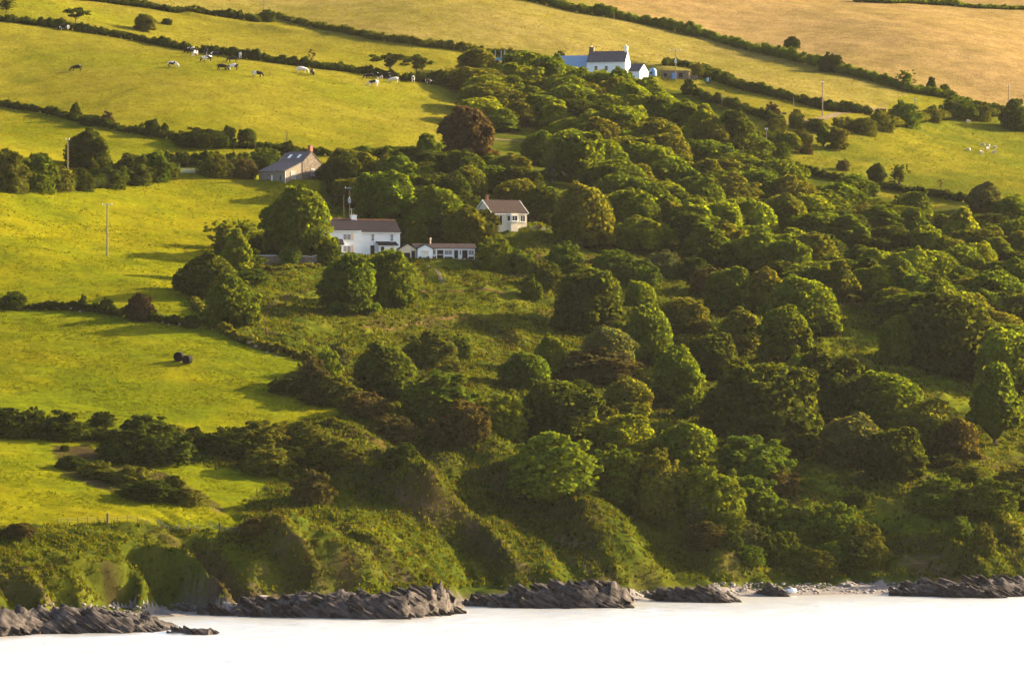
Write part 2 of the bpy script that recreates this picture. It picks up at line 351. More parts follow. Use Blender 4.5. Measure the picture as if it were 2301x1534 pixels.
for pl_ in (OPEN, OPEN2, OPEN3):
    m = reg(pl_); col[m] = mixc(C((.090,.122,.008)), C((.135,.148,.011)), np.clip(.5+1.2*n2, 0, 1))[m]
col = mixc(col, mixc(C((.050,.040,.014)), C((.060,.058,.010)), np.clip(.5+1.8*n2, 0, 1)), SHADE_FLANK*np.clip(.9+1.0*n3, 0, 1)*rough_m)  # bracken brown on flanks turned from the sun, with their shade painted in
col = mixc(col, C((.150,.110,.018)), LIT_CREST*np.clip(.35+1.6*n3, 0, .8)*rough_m)  # sunlight along the spur crests painted in as gold
m = reg(GORSE); col[m] = mixc(C((.06,.045,.02)), C((.075,.07,.014)), np.clip(.5+1.5*n2, 0, 1))[m]
# bare earth and stone where the sea slope is too steep for turf
slope = np.hypot(np.gradient(Zg, gx, axis=1), np.gradient(Zg, gy, axis=0))
dsh = GY-np.interp(GPX, S_px, S_Y)
earth = np.clip(sstep(1.0, 1.7, slope+.9*n2)*sstep(26, 8, dsh)*.35*(n2 > -.05) + sstep(7, 2, dsh+n2*9)*.8, 0, 1)
SCARS = [[(1560,1160),(1600,1165),(1680,1250),(1660,1262),(1610,1215)],[(2010,1205),(2080,1200),(2150,1270),(2120,1300),(2040,1290),(2000,1250)],[(1130,1260),(1180,1262),(1215,1300),(1170,1300)],[(0,1260),(60,1290),(130,1350),(60,1370),(0,1340)],[(860,1270),(910,1262),(930,1300),(880,1310)],[(1240,1200),(1300,1190),(1390,1300),(1350,1300),(1280,1250)],[(880,1090),(960,1120),(1060,1170),(1150,1240),(1120,1245),(1000,1190),(900,1130)],[(480,1138),(508,1140),(500,1152),(470,1146)]]
for sc in SCARS:
    w = reg(sc).astype(float)*np.clip(.55+1.2*n3+.6*n2, 0, 1); earth = np.maximum(earth, w*.7)
col = mixc(col, mixc(C((.070,.043,.026)), C((.115,.080,.056)), np.clip(.5+1.6*n3, 0, 1)), earth*(dsh > -5)*front)
col = mixc(col, C((.16,.14,.13)), sstep(2.0, .8, Zg)*sstep(4, 2, dsh*.25+n2)*front)
# trodden and grown-over edges
col *= (1+.28*n3+.16*n2)[..., None]
col = np.clip(col*.60, .003, .6)
# relief: tussocks and scrub on the rough ground, finer in the fields
tus = np.where(rough_m, 1.0, 0.0)*front*sstep(3, 12, dsh)
near = (GY < 1250) & (np.abs(GX) < 175)
Zg = Zg + tus*(.75*fbm(GX, GY, 6.0, 3, 51)+.55*np.abs(fbm(GX, GY, 3.0, 2, 53)))*near*1.5
Zg = Zg + (1-tus)*front*sstep(3, 12, dsh)*near*.16*fbm(GX, GY*1.5, 3.0, 2, 57)
cliffy = sstep(.6, 1.1, slope)*sstep(34, 10, dsh)*front*(dsh > 2)
coast = sstep(60, 25, dsh)*sstep(2, 8, dsh)*front
Zg = Zg + cliffy*1.1*fbm(GX-.3*GY, GY*.3, 3.5, 3, 61) - coast*2.3*np.abs(fbm(GX+.55*GY, GY*.22-GX*.1, 5.0, 3, 63)) + coast*.5*fbm(GX, GY, 2.2, 2, 65)

ny, nx = Zg.shape
V = np.stack([GX, GY, Zg], -1).reshape(-1, 3); I = np.arange(ny*nx).reshape(ny, nx)
F4 = np.stack([I[:-1,:-1], I[:-1,1:], I[1:,1:], I[1:,:-1]], -1).reshape(-1, 4)
me = mesh_np('hillside', V, F4, smooth=True)
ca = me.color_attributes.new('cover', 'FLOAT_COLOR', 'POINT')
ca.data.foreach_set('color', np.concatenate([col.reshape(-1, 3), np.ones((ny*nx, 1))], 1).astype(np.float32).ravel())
gm, T, N, L, B = new_mat('turf')
at = N.new('ShaderNodeVertexColor'); at.layer_name = 'cover'; geo = N.new('ShaderNodeNewGeometry')
mp = N.new('ShaderNodeMapping'); mp.inputs['Scale'].default_value = (1, .55, 1); L.new(geo.outputs['Position'], mp.inputs[0])
na = N.new('ShaderNodeTexNoise'); na.inputs['Scale'].default_value = 1.1; na.inputs['Detail'].default_value = 6; na.inputs['Roughness'].default_value = .7; L.new(mp.outputs[0], na.inputs['Vector'])
nb = N.new('ShaderNodeTexNoise'); nb.inputs['Scale'].default_value = .16; nb.inputs['Detail'].default_value = 4; L.new(mp.outputs[0], nb.inputs['Vector'])
c = nmul(N, L, at.outputs[0], na.outputs[0], .70, 1.30); c = nmul(N, L, c, nb.outputs[0], .86, 1.14)
L.new(c, B.inputs['Base Color']); B.inputs['Roughness'].default_value = .95; B.inputs['Specular IOR Level'].default_value = 0
bp = N.new('ShaderNodeBump'); bp.inputs['Strength'].default_value = .55; bp.inputs['Distance'].default_value = .35; L.new(na.outputs[0], bp.inputs['Height']); L.new(bp.outputs[0], B.inputs['Normal'])
me.materials.append(gm)
hill = tag(link(bpy.data.objects.new('hillside', me)), kind='structure')

# sea
wx = np.array(axis(-95, 95, .55, -2600, 2600, 1.25)); wy = np.array(axis(660, 935, .62, -400, 2900, 1.25))
WX, WY = np.meshgrid(wx, wy); I = np.arange(WX.size).reshape(WX.shape)
calm = .10+.90*sstep(2, 30, np.interp(WX/np.maximum(WY, 50)*FPX+CX, S_px, S_Y)-WY)
inner = (np.abs(WX) < 96) & (WY > 655) & (WY < 940)
WZ = np.where(inner, calm*(.26*fbm(WX*.8, WY*1.1, 3.2, 3, 91)+.22*fbm(WX*.6, WY, 11, 2, 95)), 0)
me = mesh_np('sea', np.stack([WX, WY, WZ], -1).reshape(-1, 3), np.stack([I[:-1,:-1], I[:-1,1:], I[1:,1:], I[1:,:-1]], -1).reshape(-1, 4), smooth=True)
sm, T, N, L, B = new_mat('sea_water')
B.inputs['Base Color'].default_value = (.86,.81,.72,1); B.inputs['Metallic'].default_value = .95; B.inputs['Roughness'].default_value = .33
geo = N.new('ShaderNodeNewGeometry'); na = N.new('ShaderNodeTexNoise'); na.inputs['Scale'].default_value = .9; na.inputs['Detail'].default_value = 4; L.new(geo.outputs['Position'], na.inputs['Vector'])
bp = N.new('ShaderNodeBump'); bp.inputs['Strength'].default_value = .4; bp.inputs['Distance'].default_value = .3; L.new(na.outputs[0], bp.inputs['Height']); L.new(bp.outputs[0], B.inputs['Normal'])
me.materials.append(sm); tag(link(bpy.data.objects.new('sea', me)), kind='structure')

# ---------------------------------------------------------------- vegetation
def leaf_quads(P, Nrm, size, r):
    """one quad leaf-clump per point, facing Nrm"""
    n = len(P); a = np.cross(Nrm, r.normal(size=(n, 3))); a /= np.linalg.norm(a, axis=1)[:, None]+1e-9; b = np.cross(Nrm, a)
    s = (size*(.6+.8*r.random(n)))[:, None]; k = .55+.5*r.random(n)[:, None]
    a = a*s; b = b*s*k
    V = np.stack([P-a*.6-b*.35, P+a*.1-b, P+a, P+a*.05+b*.9], 1).reshape(-1, 3)
    return V, np.arange(n*4).reshape(-1, 4)
ICO_V, ICO_F = None, None
def ico():
    global ICO_V, ICO_F
    if ICO_V is None:
        bm = bmesh.new(); bmesh.ops.create_icosphere(bm, subdivisions=1, radius=1.0); ICO_V = np.array([v.co for v in bm.verts]); ICO_F = np.array([[v.index for v in f.verts] for f in bm.faces]); bm.free()
    return ICO_V, ICO_F
def blob_mesh(name, lobes, n, size, m, seed, jit=.55, core=.80, up=.0):
    """foliage: leaf clumps on the outer side of overlapping lobes; lobes = (centre, radius triple)"""
    r = np.random.default_rng(seed); c = np.array([l[0] for l in lobes], float); rad = np.array([l[1] for l in lobes], float)
    w = (rad.prod(1))**.667; k = r.choice(len(lobes), int(n*1.7), p=w/w.sum())
    d = r.normal(size=(len(k), 3)); d /= np.linalg.norm(d, axis=1)[:, None]; d[:, 2] = np.where(d[:, 2] < -.35, -d[:, 2], d[:, 2])
    P = c[k]+d*rad[k]*(.80+.34*r.random(len(k)))[:, None]
    # drop leaves buried in another lobe
    keep = np.ones(len(k), bool)
    for j in range(len(lobes)):
        q = (((P-c[j])/(rad[j]*.80))**2).sum(1); keep &= ~((q < 1) & (k != j))
    P, d = P[keep][:n], d[keep][:n]
    nr = d+jit*r.normal(size=d.shape)+np.array([0, 0, up]); nr /= np.linalg.norm(nr, axis=1)[:, None]
    sz = np.full(len(P), size); V, F4 = leaf_quads(P, nr, sz, r)
    iv, iff = ico(); Vs, Fs = [V], []; b = len(V)
    for j in range(len(lobes)):
        if rad[j][0] < .095: continue
        Vs.append(iv*rad[j]*core+c[j]); Fs.append(iff+b); b += len(iv)
    me = mesh_np(name, np.concatenate(Vs), F4, np.concatenate(Fs) if Fs else None); me.materials.append(m); return me
def crown(seed, kind):
    """a crown inside the unit box: z 0..1, about one wide; a few big boughs carry many small leaf clumps"""
    r = random.Random(seed); L = []
    def add(x, y, z, s, sz=None): L.append(((x, y, z), (s, s, sz or s*.8)))
    def shell(n, zc, rz, rx, s0, s1, zmin=.05, pw=.5, jx=0.0):
        big = []; loose = r.choice([.13, .17, .21]); lim = r.choice([1.0, 1.06, 1.12])
        for k in range(max(5, n//7)):
            a = r.uniform(0, 6.28); t = r.uniform(-.75, 1); w = max(.05, 1-t*t)**pw*rx; big.append((math.cos(a)*w*.78, math.sin(a)*w*.78, zc+t*rz*.78)); add(*big[-1], r.uniform(.10, .165))
        for k in range(n):
            x, y, z = r.choice(big); u = Vector((r.gauss(0,1), r.gauss(0,1), r.gauss(.25,1))).normalized()*r.uniform(.07, loose)
            x, y, z = x+u.x, y+u.y, z+u.z; q = math.sqrt((x/rx)**2+(y/rx)**2+((z-zc)/rz)**2)
            if q > lim: x, y, z = x/q*lim, y/q*lim, zc+(z-zc)/q*lim
            if z > zmin: add(x, y, z, r.uniform(.04, .075), r.uniform(.035, .065))
    if kind == 'round':
        add(0, 0, .46, .375, .43); shell(62, .48, .47, .44, 0, 0, .04, .44)
        for k in range(26): a = r.uniform(0, 6.28); w = r.uniform(.22, .40); add(math.cos(a)*w, math.sin(a)*w, r.uniform(.03, .22), r.uniform(.06, .12), r.uniform(.06, .10))
    elif kind == 'wide':
        add(0, 0, .33, .40, .48); shell(66, .36, .56, .46, 0, 0, .02, .5)
        for k in range(26): a = r.uniform(0, 6.28); w = r.uniform(.24, .44); add(math.cos(a)*w, math.sin(a)*w, r.uniform(.02, .18), r.uniform(.06, .12), r.uniform(.06, .10))
    elif kind == 'tall':
        add(0, 0, .40, .28, .46)
        for k in range(60):
            a = r.uniform(0, 6.28); z = r.uniform(.06, .98); w = (1-z)**.6*.46*r.uniform(.6, 1.08)*(.7 if z < .15 else 1)
            add(math.cos(a)*w, math.sin(a)*w, z, r.uniform(.04, .10), r.uniform(.04, .09))
    elif kind == 'ragged':
        add(-.05, 0, .42, .18, .26)
        for k in range(12):
            a = r.uniform(0, 6.28); z = r.uniform(.18, .85); w = r.uniform(.10, .40); add(math.cos(a)*w*.7, math.sin(a)*w*.7, z, r.uniform(.08, .13), r.uniform(.06, .09))
        for k in range(50):
            a = r.uniform(0, 6.28); z = r.uniform(.10, .95); w = r.uniform(.12, .50)*(1.15-abs(z-.6)); add(math.cos(a)*w+.06*z, math.sin(a)*w, z, r.uniform(.03, .065), r.uniform(.025, .045))
    elif kind == 'umbrella':
        for k in range(44):
            a = r.uniform(0, 6.28); w = math.sqrt(r.random())*.46; add(math.cos(a)*w, math.sin(a)*w, .86-.5*w*w*1.8+r.uniform(-.20, .04), r.uniform(.05, .10), r.uniform(.04, .08))
        for k in range(10):
            a = r.uniform(0, 6.28); w = r.random()*.25; add(math.cos(a)*w, math.sin(a)*w, r.uniform(.36, .6), r.uniform(.07, .11))
    elif kind == 'low':
        add(0, 0, .10, .41, .58)
        for k in range(9):
            a = r.uniform(0, 6.28); w = r.uniform(.1, .34); add(math.cos(a)*w, math.sin(a)*w, r.uniform(.1, .5)*(1.25-w*2), r.uniform(.12, .18), r.uniform(.16, .30))
        for k in range(50):
            a = r.uniform(0, 6.28); w = math.sqrt(r.random())*.48; add(math.cos(a)*w, math.sin(a)*w, .04+.74*math.sqrt(max(0, 1-(w/.52)**2))*r.uniform(.7, 1.15), r.uniform(.035, .085), r.uniform(.05, .11))
    elif kind == 'wispy':
        for k in range(16):
            a = r.uniform(0, 6.28); z = r.uniform(.3, .95); w = r.uniform(0, .34); add(math.cos(a)*w, math.sin(a)*w, z, r.uniform(.05, .09), r.uniform(.06, .12))
    return L
NL = {'round': (8200, .034), 'wide': (8600, .032), 'tall': (6600, .036), 'ragged': (3800, .034), 'umbrella': (3000, .036), 'low': (6200, .036), 'wispy': (800, .03)}
CROWN = {}
for kind, cnt in (('round', 5), ('wide', 4), ('tall', 3), ('ragged', 2), ('umbrella', 2), ('low', 5), ('wispy', 1)):
    CROWN[kind] = [blob_mesh('crown_'+kind, crown(100*k+len(kind)*7, kind), NL[kind][0], NL[kind][1], M['gorse'] if kind == 'low' else M['leaf'], 40+k, jit=.65 if kind != 'wispy' else .9, core=.84 if kind not in ('wispy', 'ragged') else .5, up=.15) for k in range(cnt)]
def trunk_mesh(seed, h=1.0):
    r = random.Random(seed); b = MB(); b.tube((0,0,-.06), (0,0,.28), .030, .022, 7); b.tube((0,0,.28), (.02,0,.55), .022, .012, 6)
    for k in range(5):
        a = k*1.257+r.uniform(-.4,.4); z = r.uniform(.16,.36); b.tube((0,0,z), (math.cos(a)*.26, math.sin(a)*.26, z+r.uniform(.18,.3)), .012, .005, 5)
    me = bpy.data.meshes.new('trunk'); me.from_pydata(b.v, [], b.f); me.update(); me.materials.append(M['bark']); return me
TRUNK = [trunk_mesh(k) for k in range(3)]
TONE = {'bright': (.094,.114,.008), 'mid': (.058,.078,.007), 'dark': (.031,.041,.006), 'olive': (.066,.070,.009), 'brown': (.052,.043,.013), 'grey': (.062,.070,.022), 'purple': (.038,.028,.017)}
_n = [0]
def tree(px, y0, y1, w, kind, tone, label, group=None, cat='tree', name=None, sx=1.0, c=None):
    """px, crown top, foot and width in photograph pixels; it stands on the ground at its foot"""
    _n[0] += 1; k = _n[0]; r = random.Random(k*13+5)
    c = c or cast(px, y1); s = c.y/FPX; H = (y1-y0)*s; Wd = w*s
    bush = kind == 'low' or cat in ('bush', 'shrub')
    tn = TONE[tone]; v = r.uniform(.86, 1.14); tint = (tn[0]*v*r.uniform(.93, 1.07), tn[1]*v, tn[2]*v, 1)
    meshes = CROWN[kind]; cm_ = meshes[k % len(meshes)]
    if bush:
        o = link(bpy.data.objects.new(name or 'bush', cm_)); o.location = (c.x, c.y, c.z-.06*H); o.scale = (Wd*1.05, Wd*1.05*sx, H*1.14)
        o.rotation_euler = (0, 0, r.uniform(0, 6.28) if sx == 1 else 0); o.color = tint; return tag(o, label, cat, group)
    o = empty(name or 'tree', c, r.uniform(0, 6.28), label, cat, group)
    lift = .30 if 'lollipop' in label else .10 if 'great round' in label else {'round': .01, 'wide': -.02, 'tall': .02, 'ragged': .12, 'umbrella': .1, 'wispy': .1}[kind]
    q = link(bpy.data.objects.new('crown', cm_), o); q.location = (0, 0, H*lift); q.scale = (Wd*1.12, Wd*1.12, H*(1-lift)*1.03); q.color = tint
    t = link(bpy.data.objects.new('trunk', TRUNK[k % 3]), o); ts = max(H, .8*Wd); t.scale = (ts*1.1, ts*1.1, H)
    return o

# trees and bushes that can be told apart
NAMED = [
 # upper left fields
 (14,-4,30,44,'ragged','dark','tree','small tree cut by the picture edge on the top left hedge'),
 (170,16,56,58,'umbrella','dark','tree','flat-topped tree standing in the top hedge above the leftmost cow'),
 (326,31,70,50,'round','olive','tree','rounded thorn tree in the field corner above the top hedge'),
 (375,41,55,26,'low','dark','bush','small dark bush right of the rounded thorn tree'),
 (600,20,48,42,'low','dark','bush','bush at the gap of the uppermost hedge under the distant pole'),
 (700,113,150,26,'wispy','purple','tree','thin bare-looking sapling rising from the top hedge'),
 (876,113,172,78,'umbrella','dark','tree','spreading hedge tree, left of the pair above the cows'),
 (937,121,180,66,'umbrella','dark','tree','spreading hedge tree with a visible trunk, right of the pair'),
 (984,154,188,42,'low','dark','bush','squat bush on the hedge right of the tree pair'),
 (1020,151,188,44,'ragged','olive','tree','open stunted tree at the end of the top hedge'),
 (1072,108,172,94,'round','olive','tree','olive tree at the upper left tip of the wood'),
 (170,232,268,32,'tall','dark','tree','upright little tree in the middle left hedge'),
 (240,250,283,34,'low','purple','bush','purplish bush in the middle left hedge'),
 (205,256,280,60,'low','dark','bush','dark low bush between the little tree and the purplish bush'),
 (342,268,306,36,'round','dark','tree','first small round tree right along the middle left hedge'),
 (371,278,308,26,'tall','dark','tree','narrow small tree right next to the first round one'),
 (318,276,298,16,'low','dark','bush','tiny bush in the middle left hedge'),
 (440,287,326,108,'low','dark','bush','broad dark thicket at the foot of the cow field'),
 (490,290,328,60,'low','dark','bush','right half of the thicket at the foot of the cow field'),
 (514,283,322,32,'round','dark','tree','little tree growing out of the thicket end'),
 (555,288,328,48,'round','dark','tree','lone round little tree right of the thicket'),
 # left hedge belt
 (195,289,378,104,'wide','dark','tree','big ragged wind-shaped tree behind the pale pole'),
 (16,335,425,100,'low','olive','bush','brownish bush mass at the left picture edge of the hedge belt'),
 (74,338,424,110,'low','mid','bush','tall rounded bush second from the left in the hedge belt'),
 (125,368,422,90,'low','olive','bush','lower bush before the pale pole in the hedge belt'),
 (178,378,424,70,'low','dark','bush','dark bush right under the ragged tree'),
 (235,372,418,100,'low','dark','bush','long dark bush in the hedge belt right of the ragged tree'),
 (290,345,408,110,'low','dark','bush','tall bush in the right part of the hedge belt'),
 (342,337,402,90,'low','mid','bush','highest bush at the right end of the hedge belt'),
 (375,362,400,56,'low','olive','bush','last small bush of the hedge belt by the field gate'),
 (485,346,394,84,'low','olive','bush','rounded bush between the field gate and the stone house'),
 (545,353,398,66,'low','brown','bush','rusty brown bush left of the stone house'),
 (650,317,352,46,'low','dark','bush','bush behind the stone house roof'),
 (598,330,372,80,'low','mid','bush','green bush behind the left end of the stone house'),
 # around the white house
 (674,404,588,146,'wide','mid','tree','great round tree half covering the white house'),
 (628,490,582,70,'round','dark','tree','dark lower tree at the left foot of the great round tree'),
 (532,520,632,84,'tall','bright','tree','light green upright tree left of the garden wall'),
 (496,497,560,70,'ragged','mid','tree','ragged small tree behind the light green upright one'),
 (545,495,560,60,'ragged','mid','tree','thin tree top between the upright tree and the great round tree'),
 (468,562,665,128,'wide','dark','tree','dark spreading tree at the corner of the left field'),
 (412,602,652,52,'low','dark','bush','low dark bush at the left foot of the dark spreading tree'),
 (520,616,724,118,'wide','mid','tree','leaning bush-like tree below the dark spreading tree'),
 (652,543,594,50,'low','mid','bush','small light bush in front of the garden wall'),
 (740,542,594,56,'low','mid','bush','shrub at the left foot of the white house front'),
 (782,574,704,134,'round','mid','tree','big egg-shaped tree below the white house, the left one'),
 (876,557,686,112,'round','mid','tree','second egg-shaped tree below the white house, nearer the chalet'),
 (935,660,695,26,'wispy','mid','tree','small feathery sapling on the terrace'),
 # behind the houses
 (778,338,440,88,'wide','dark','tree','dark tree right against the stone house gable'),
 (815,335,430,100,'wide','olive','tree','olive crown behind the stone house trees'),
 (888,345,440,110,'wide','mid','tree','broad crown in the second row right of the stone house'),
 (868,382,520,150,'round','mid','tree','large tree directly behind the white house'),
 (962,305,400,90,'tall','mid','tree','pointed green tree at the edge of the cow field'),
 (1052,238,372,124,'round','purple','tree','dark purplish copper tree at the corner of the cow field'),
 (960,360,430,100,'wide','dark','tree','dark crown below the pointed green tree'),
 (1040,330,430,120,'wide','dark','tree','very dark tree under the copper tree'),
 (985,412,520,120,'wide','mid','tree','tree behind the chalet roof'),
 (935,500,560,60,'low','olive','bush','yellowish bush between the white house and the chalet'),
 (1045,462,556,116,'wide','olive','tree','soft olive tree left of the bungalow'),
 (1112,528,598,84,'low','bright','bush','bright bush at the right end of the chalet'),
 (1090,466,524,66,'low','olive','bush','olive bush pressed against the bungalow gable'),
 (1125,540,600,90,'low','mid','bush','bush below the bungalow lawn'),
 (1110,345,420,100,'wide','mid','tree','mid green tree above the bungalow roof'),
 (1160,395,470,110,'wide','olive','tree','crown just left of the crossarm pole'),
 (1240,328,412,54,'wispy','grey','tree','bare grey tree with a pale trunk in the wood gap'),
 (1215,288,372,92,'wide','mid','tree','rounded tree right of the pale track gap'),
 (1288,288,412,150,'round','mid','tree','large domed tree in the middle of the wood'),
 (1230,410,500,100,'wide','dark','tree','dark tree behind the bungalow'),
 (1310,402,548,140,'wide','olive','tree','pale soft tree right of the bungalow'),
 (1225,455,505,70,'low','purple','bush','reddish dark bush against the bungalow end'),
 (1580,240,352,92,'tall','bright','tree','pointed bright tree on the right shoulder of the wood'),
 (1650,236,362,104,'wide','dark','tree','dark shaggy tree at the right edge of the wood'),
 (1300,147,222,84,'wide','mid','tree','tree hiding the foot of the blue-roofed barn'),
 (1348,151,222,86,'wide','bright','tree','light tree before the left half of the farmhouse front'),
 (1393,152,224,80,'wide','mid','tree','tree before the right half of the farmhouse front'),
 (1425,172,232,60,'wide','olive','tree','small olive tree below the annexe wall'),
 (1185,116,205,96,'wide','bright','tree','high light green crown at the top left of the wood'),
 (1230,122,210,90,'round','mid','tree','crown next to the blue barn roof'),
 # farm and right-hand fields
 (1548,178,212,36,'low','dark','bush','round bush on the lawn below the grey outbuilding'),
 (1568,140,178,40,'ragged','olive','tree','scrubby little tree behind the grey outbuilding'),
 (1258,113,140,26,'low','dark','bush','dark bush behind the blue barn roof end'),
 (1780,82,108,38,'low','dark','bush','round bush on the long hedge of the hay field'),
 (1866,118,160,60,'low','dark','bush','swelling of bushes in the long hay field hedge'),
 (2036,158,202,44,'ragged','mid','tree','small tree on the lower end of the long hay field hedge'),
 (2093,175,206,28,'tall','dark','tree','narrow tree right after the small hedge tree'),
 (2122,188,208,24,'low','mid','bush','small round bush at the end of the hay field hedge'),
 (1740,278,318,34,'low','olive','bush','squarish ivy bush beside the slim pole'),
 (1735,230,270,36,'low','purple','bush','dull brownish bush in the short hedge above the ivy bush'),
 (1838,268,296,46,'low','dark','bush','dark bush just below the track bend'),
 (1850,286,330,40,'tall','mid','tree','upright bush-tree left of the pair below the track'),
 (1882,286,336,50,'round','olive','tree','rounded bush-tree right of the pair below the track'),
 (1788,306,342,36,'tall','bright','tree','light conical sapling on the scrubby bank'),
 (1755,318,350,46,'low','mid','bush','bush at the foot of the slim pole'),
 (1812,322,345,30,'low','brown','bush','brown bush on the scrubby bank'),
 (1702,298,330,26,'low','dark','bush','small bush right of the dark shaggy tree'),
 (1943,262,302,60,'low','olive','bush','bush left of the slate heap by the sheep field'),
 (1980,244,292,60,'low','olive','bush','bush along the track below the hay field'),
 (2030,226,282,80,'low','mid','bush','tall bushes around the sheep field pole'),
 (2098,236,274,40,'low','olive','bush','rounded pale bush at the top of the sheep field'),
 (2160,214,262,100,'low','mid','bush','bush mass where the two hedges meet'),
 (2200,226,268,60,'low','olive','bush','bush at the right of the hedge meeting'),
 (2285,222,290,80,'low','dark','bush','dark bush cut by the right picture edge above the sheep'),
 (1895,358,382,30,'low','brown','bush','small bush at the lower edge of the sheep field'),
 (1917,384,455,96,'wide','mid','tree','broad dome-shaped tree below the sheep field'),
 (1970,367,432,44,'round','dark','tree','lone lollipop tree by the lower pole'),
 (2020,370,432,44,'ragged','dark','tree','shaggy upright tree right of the lollipop tree'),
 (2113,405,430,18,'wispy','purple','tree','tiny bare tree in the lower hedge of the sheep field'),
 (2052,424,500,90,'wide','mid','tree','rounded tree under the lower hedge'),
 (2215,405,475,80,'wide','grey','tree','greyish spreading tree at the right under the sheep field'),
 (2275,430,520,90,'wide','mid','tree','green tree at the right picture edge below the sheep field'),
 # scrub slope in the middle and on the right
 (1322,597,740,166,'round','dark','tree','big dark oval tree alone on the slope below the bungalow'),
 (1438,625,692,72,'wide','bright','tree','light tree right behind the dark oval one'),
 (1225,585,640,90,'low','olive','bush','olive scrub left above the dark oval tree'),
 (1195,618,668,50,'low','mid','bush','small pointed bush left of the dark oval tree'),
 (1458,672,815,108,'wide','mid','tree','dark-sided tree right below the oval tree'),
 (1536,660,742,112,'wide','olive','tree','bushy tree right of the dark-sided one'),
 (1366,727,815,122,'wide','grey','tree','grey-green willow-like tree in mid slope'),
 (1345,782,845,200,'low','brown','bush','wide rusty bracken bank under the grey willow'),
 (1238,750,835,68,'wide','bright','tree','light round bush-tree left of the rusty bracken'),
 (1182,782,872,112,'wide','mid','tree','dark small tree left of the rusty bracken'),
 (1520,770,895,112,'wide','mid','tree','tree with sunlit top on the right end of the rusty bracken'),
 (1600,740,850,120,'wide','dark','tree','tree in the hollow right of the sunlit-topped tree'),
 (1668,690,790,110,'wide','olive','tree','olive tree at the left of the bright clearing edge'),
 (1762,685,810,118,'round','mid','tree','tree with a lit right flank at the clearing edge'),
 (1800,612,745,170,'wide','mid','tree','domed thicket tree over the clearing'),
 (1640,592,695,120,'wide','mid','tree','broad scrub tree at the lower edge of the wood'),
 (1715,600,700,110,'wide','olive','tree','crown joining the domed thicket'),
 (1725,810,1015,240,'round','dark','tree','huge dark tree with a golden right edge'),
 (1640,845,960,130,'wide','dark','tree','dark tree on the left shoulder of the huge one'),
 (1790,900,1020,120,'wide','mid','tree','lit lower right skirt tree of the huge dark one'),
 (1855,782,945,180,'wide','dark','tree','dark tree below the clearing'),
 (1990,822,965,180,'wide','mid','tree','long-crowned tree in the row below the clearing'),
 (2085,890,1010,170,'wide','olive','tree','olive brown tree at the lower end of the row'),
 (2150,930,1030,100,'wide','brown','tree','rust tinted tree ending the row'),
 (2236,828,998,150,'tall','mid','tree','tall green tree near the right picture edge'),
 (2015,697,815,84,'wide','mid','tree','single tree standing in the clearing'),
 (2130,640,840,230,'wide','dark','tree','massive dark tree mass right of the clearing'),
 (2265,724,880,150,'wide','bright','tree','fresh green round tree at the right edge above the tall one'),
 (2240,600,720,150,'wide','mid','tree','yellow-topped tree at the right picture edge'),
 (1255,842,990,180,'wide','dark','tree','big dark bush-tree in the central scrub'),
 (862,762,890,140,'wide','dark','tree','dark tree at the left of the central scrub'),
 (965,742,815,140,'low','olive','bush','tangled scrub under the terrace bank'),
 (1035,750,800,60,'low','mid','bush','rounded shrub at the end of the terrace bank'),
 (985,832,925,170,'low','mid','bush','green bush slope right of the dark tree'),
 (1050,892,980,110,'low','brown','bush','orange-brown bracken patch in the central scrub'),
 (1120,880,975,140,'low','bright','bush','vivid green bush beside the orange-brown bracken'),
 (950,860,935,90,'wispy','grey','tree','silvery sparse bush in the central scrub'),
 (1400,920,1035,150,'wide','bright','tree','bright crowned tree above the pale bushes'),
 (1410,840,930,110,'wide','olive','tree','tree on the green bank above the bright crown'),
 (1540,940,1055,150,'wide','mid','tree','round dark tree right of the bright crown'),
 (1690,972,1080,190,'low','mid','bush','bush mound at the foot of the huge dark tree'),
 (1245,970,1090,210,'low','bright','bush','wide pale bush over the sea slope'),
 (1385,1000,1110,150,'low','mid','bush','bush right of the wide pale one'),
 (1480,1010,1140,140,'low','olive','bush','sunlit bush at the top of the earth scar'),
 (1600,1040,1150,140,'low','bright','bush','lit bush right of the earth scar'),
 (1690,1062,1180,160,'low','mid','bush','large bush bank over the right hand beach'),
 (1740,1045,1100,110,'low','brown','bush','brown dead bracken above the bush bank'),
 (1800,1125,1220,140,'low','mid','bush','bush in the middle of the bank over the beach'),
 (1885,1130,1230,130,'low','mid','bush','tall bush in the bank over the beach'),
 (1945,1172,1265,100,'low','olive','bush','right end bush of the bank over the beach'),
 (1915,922,1045,160,'wide','grey','tree','grey-green round tree below the row'),
 (2010,950,1070,140,'wide','dark','tree','dark tree right of the grey-green round one'),
 (2110,1065,1140,130,'low','mid','bush','bush on the right hand grass slope'),
 (2220,1075,1140,140,'low','mid','bush','bush thicket at the right edge of the grass slope'),
 (2290,1040,1095,110,'low','olive','bush','bush cut by the right picture edge over the slope'),
 (1925,1100,1135,60,'low','dark','bush','small bush on the open grass slope'),
 (2160,1160,1215,70,'low','mid','bush','low bush on the gully edge right of the brown scar'),
 (2210,1175,1240,60,'low','olive','bush','second bush along the gully edge near the right'),
 (1680,1170,1225,70,'low','grey','bush','grey leafless thicket under the bush bank'),
 (1760,1190,1260,90,'low','mid','bush','dark green shrub low over the beach'),
 (1840,1230,1290,90,'low','olive','bush','shrub just above the pebble beach'),
 # gorse on the left
 (20,915,975,110,'low','dark','bush','gorse clump at the left picture edge under the bale field'),
 (75,915,978,80,'low','dark','bush','second gorse clump from the left under the bale field'),
 (135,922,982,110,'low','dark','bush','rounded gorse clump third along under the bale field'),
 (230,922,955,60,'low','dark','bush','small separate gorse bush on the field edge'),
 (330,928,985,120,'low','dark','bush','gorse clump with a lit top right of the small one'),
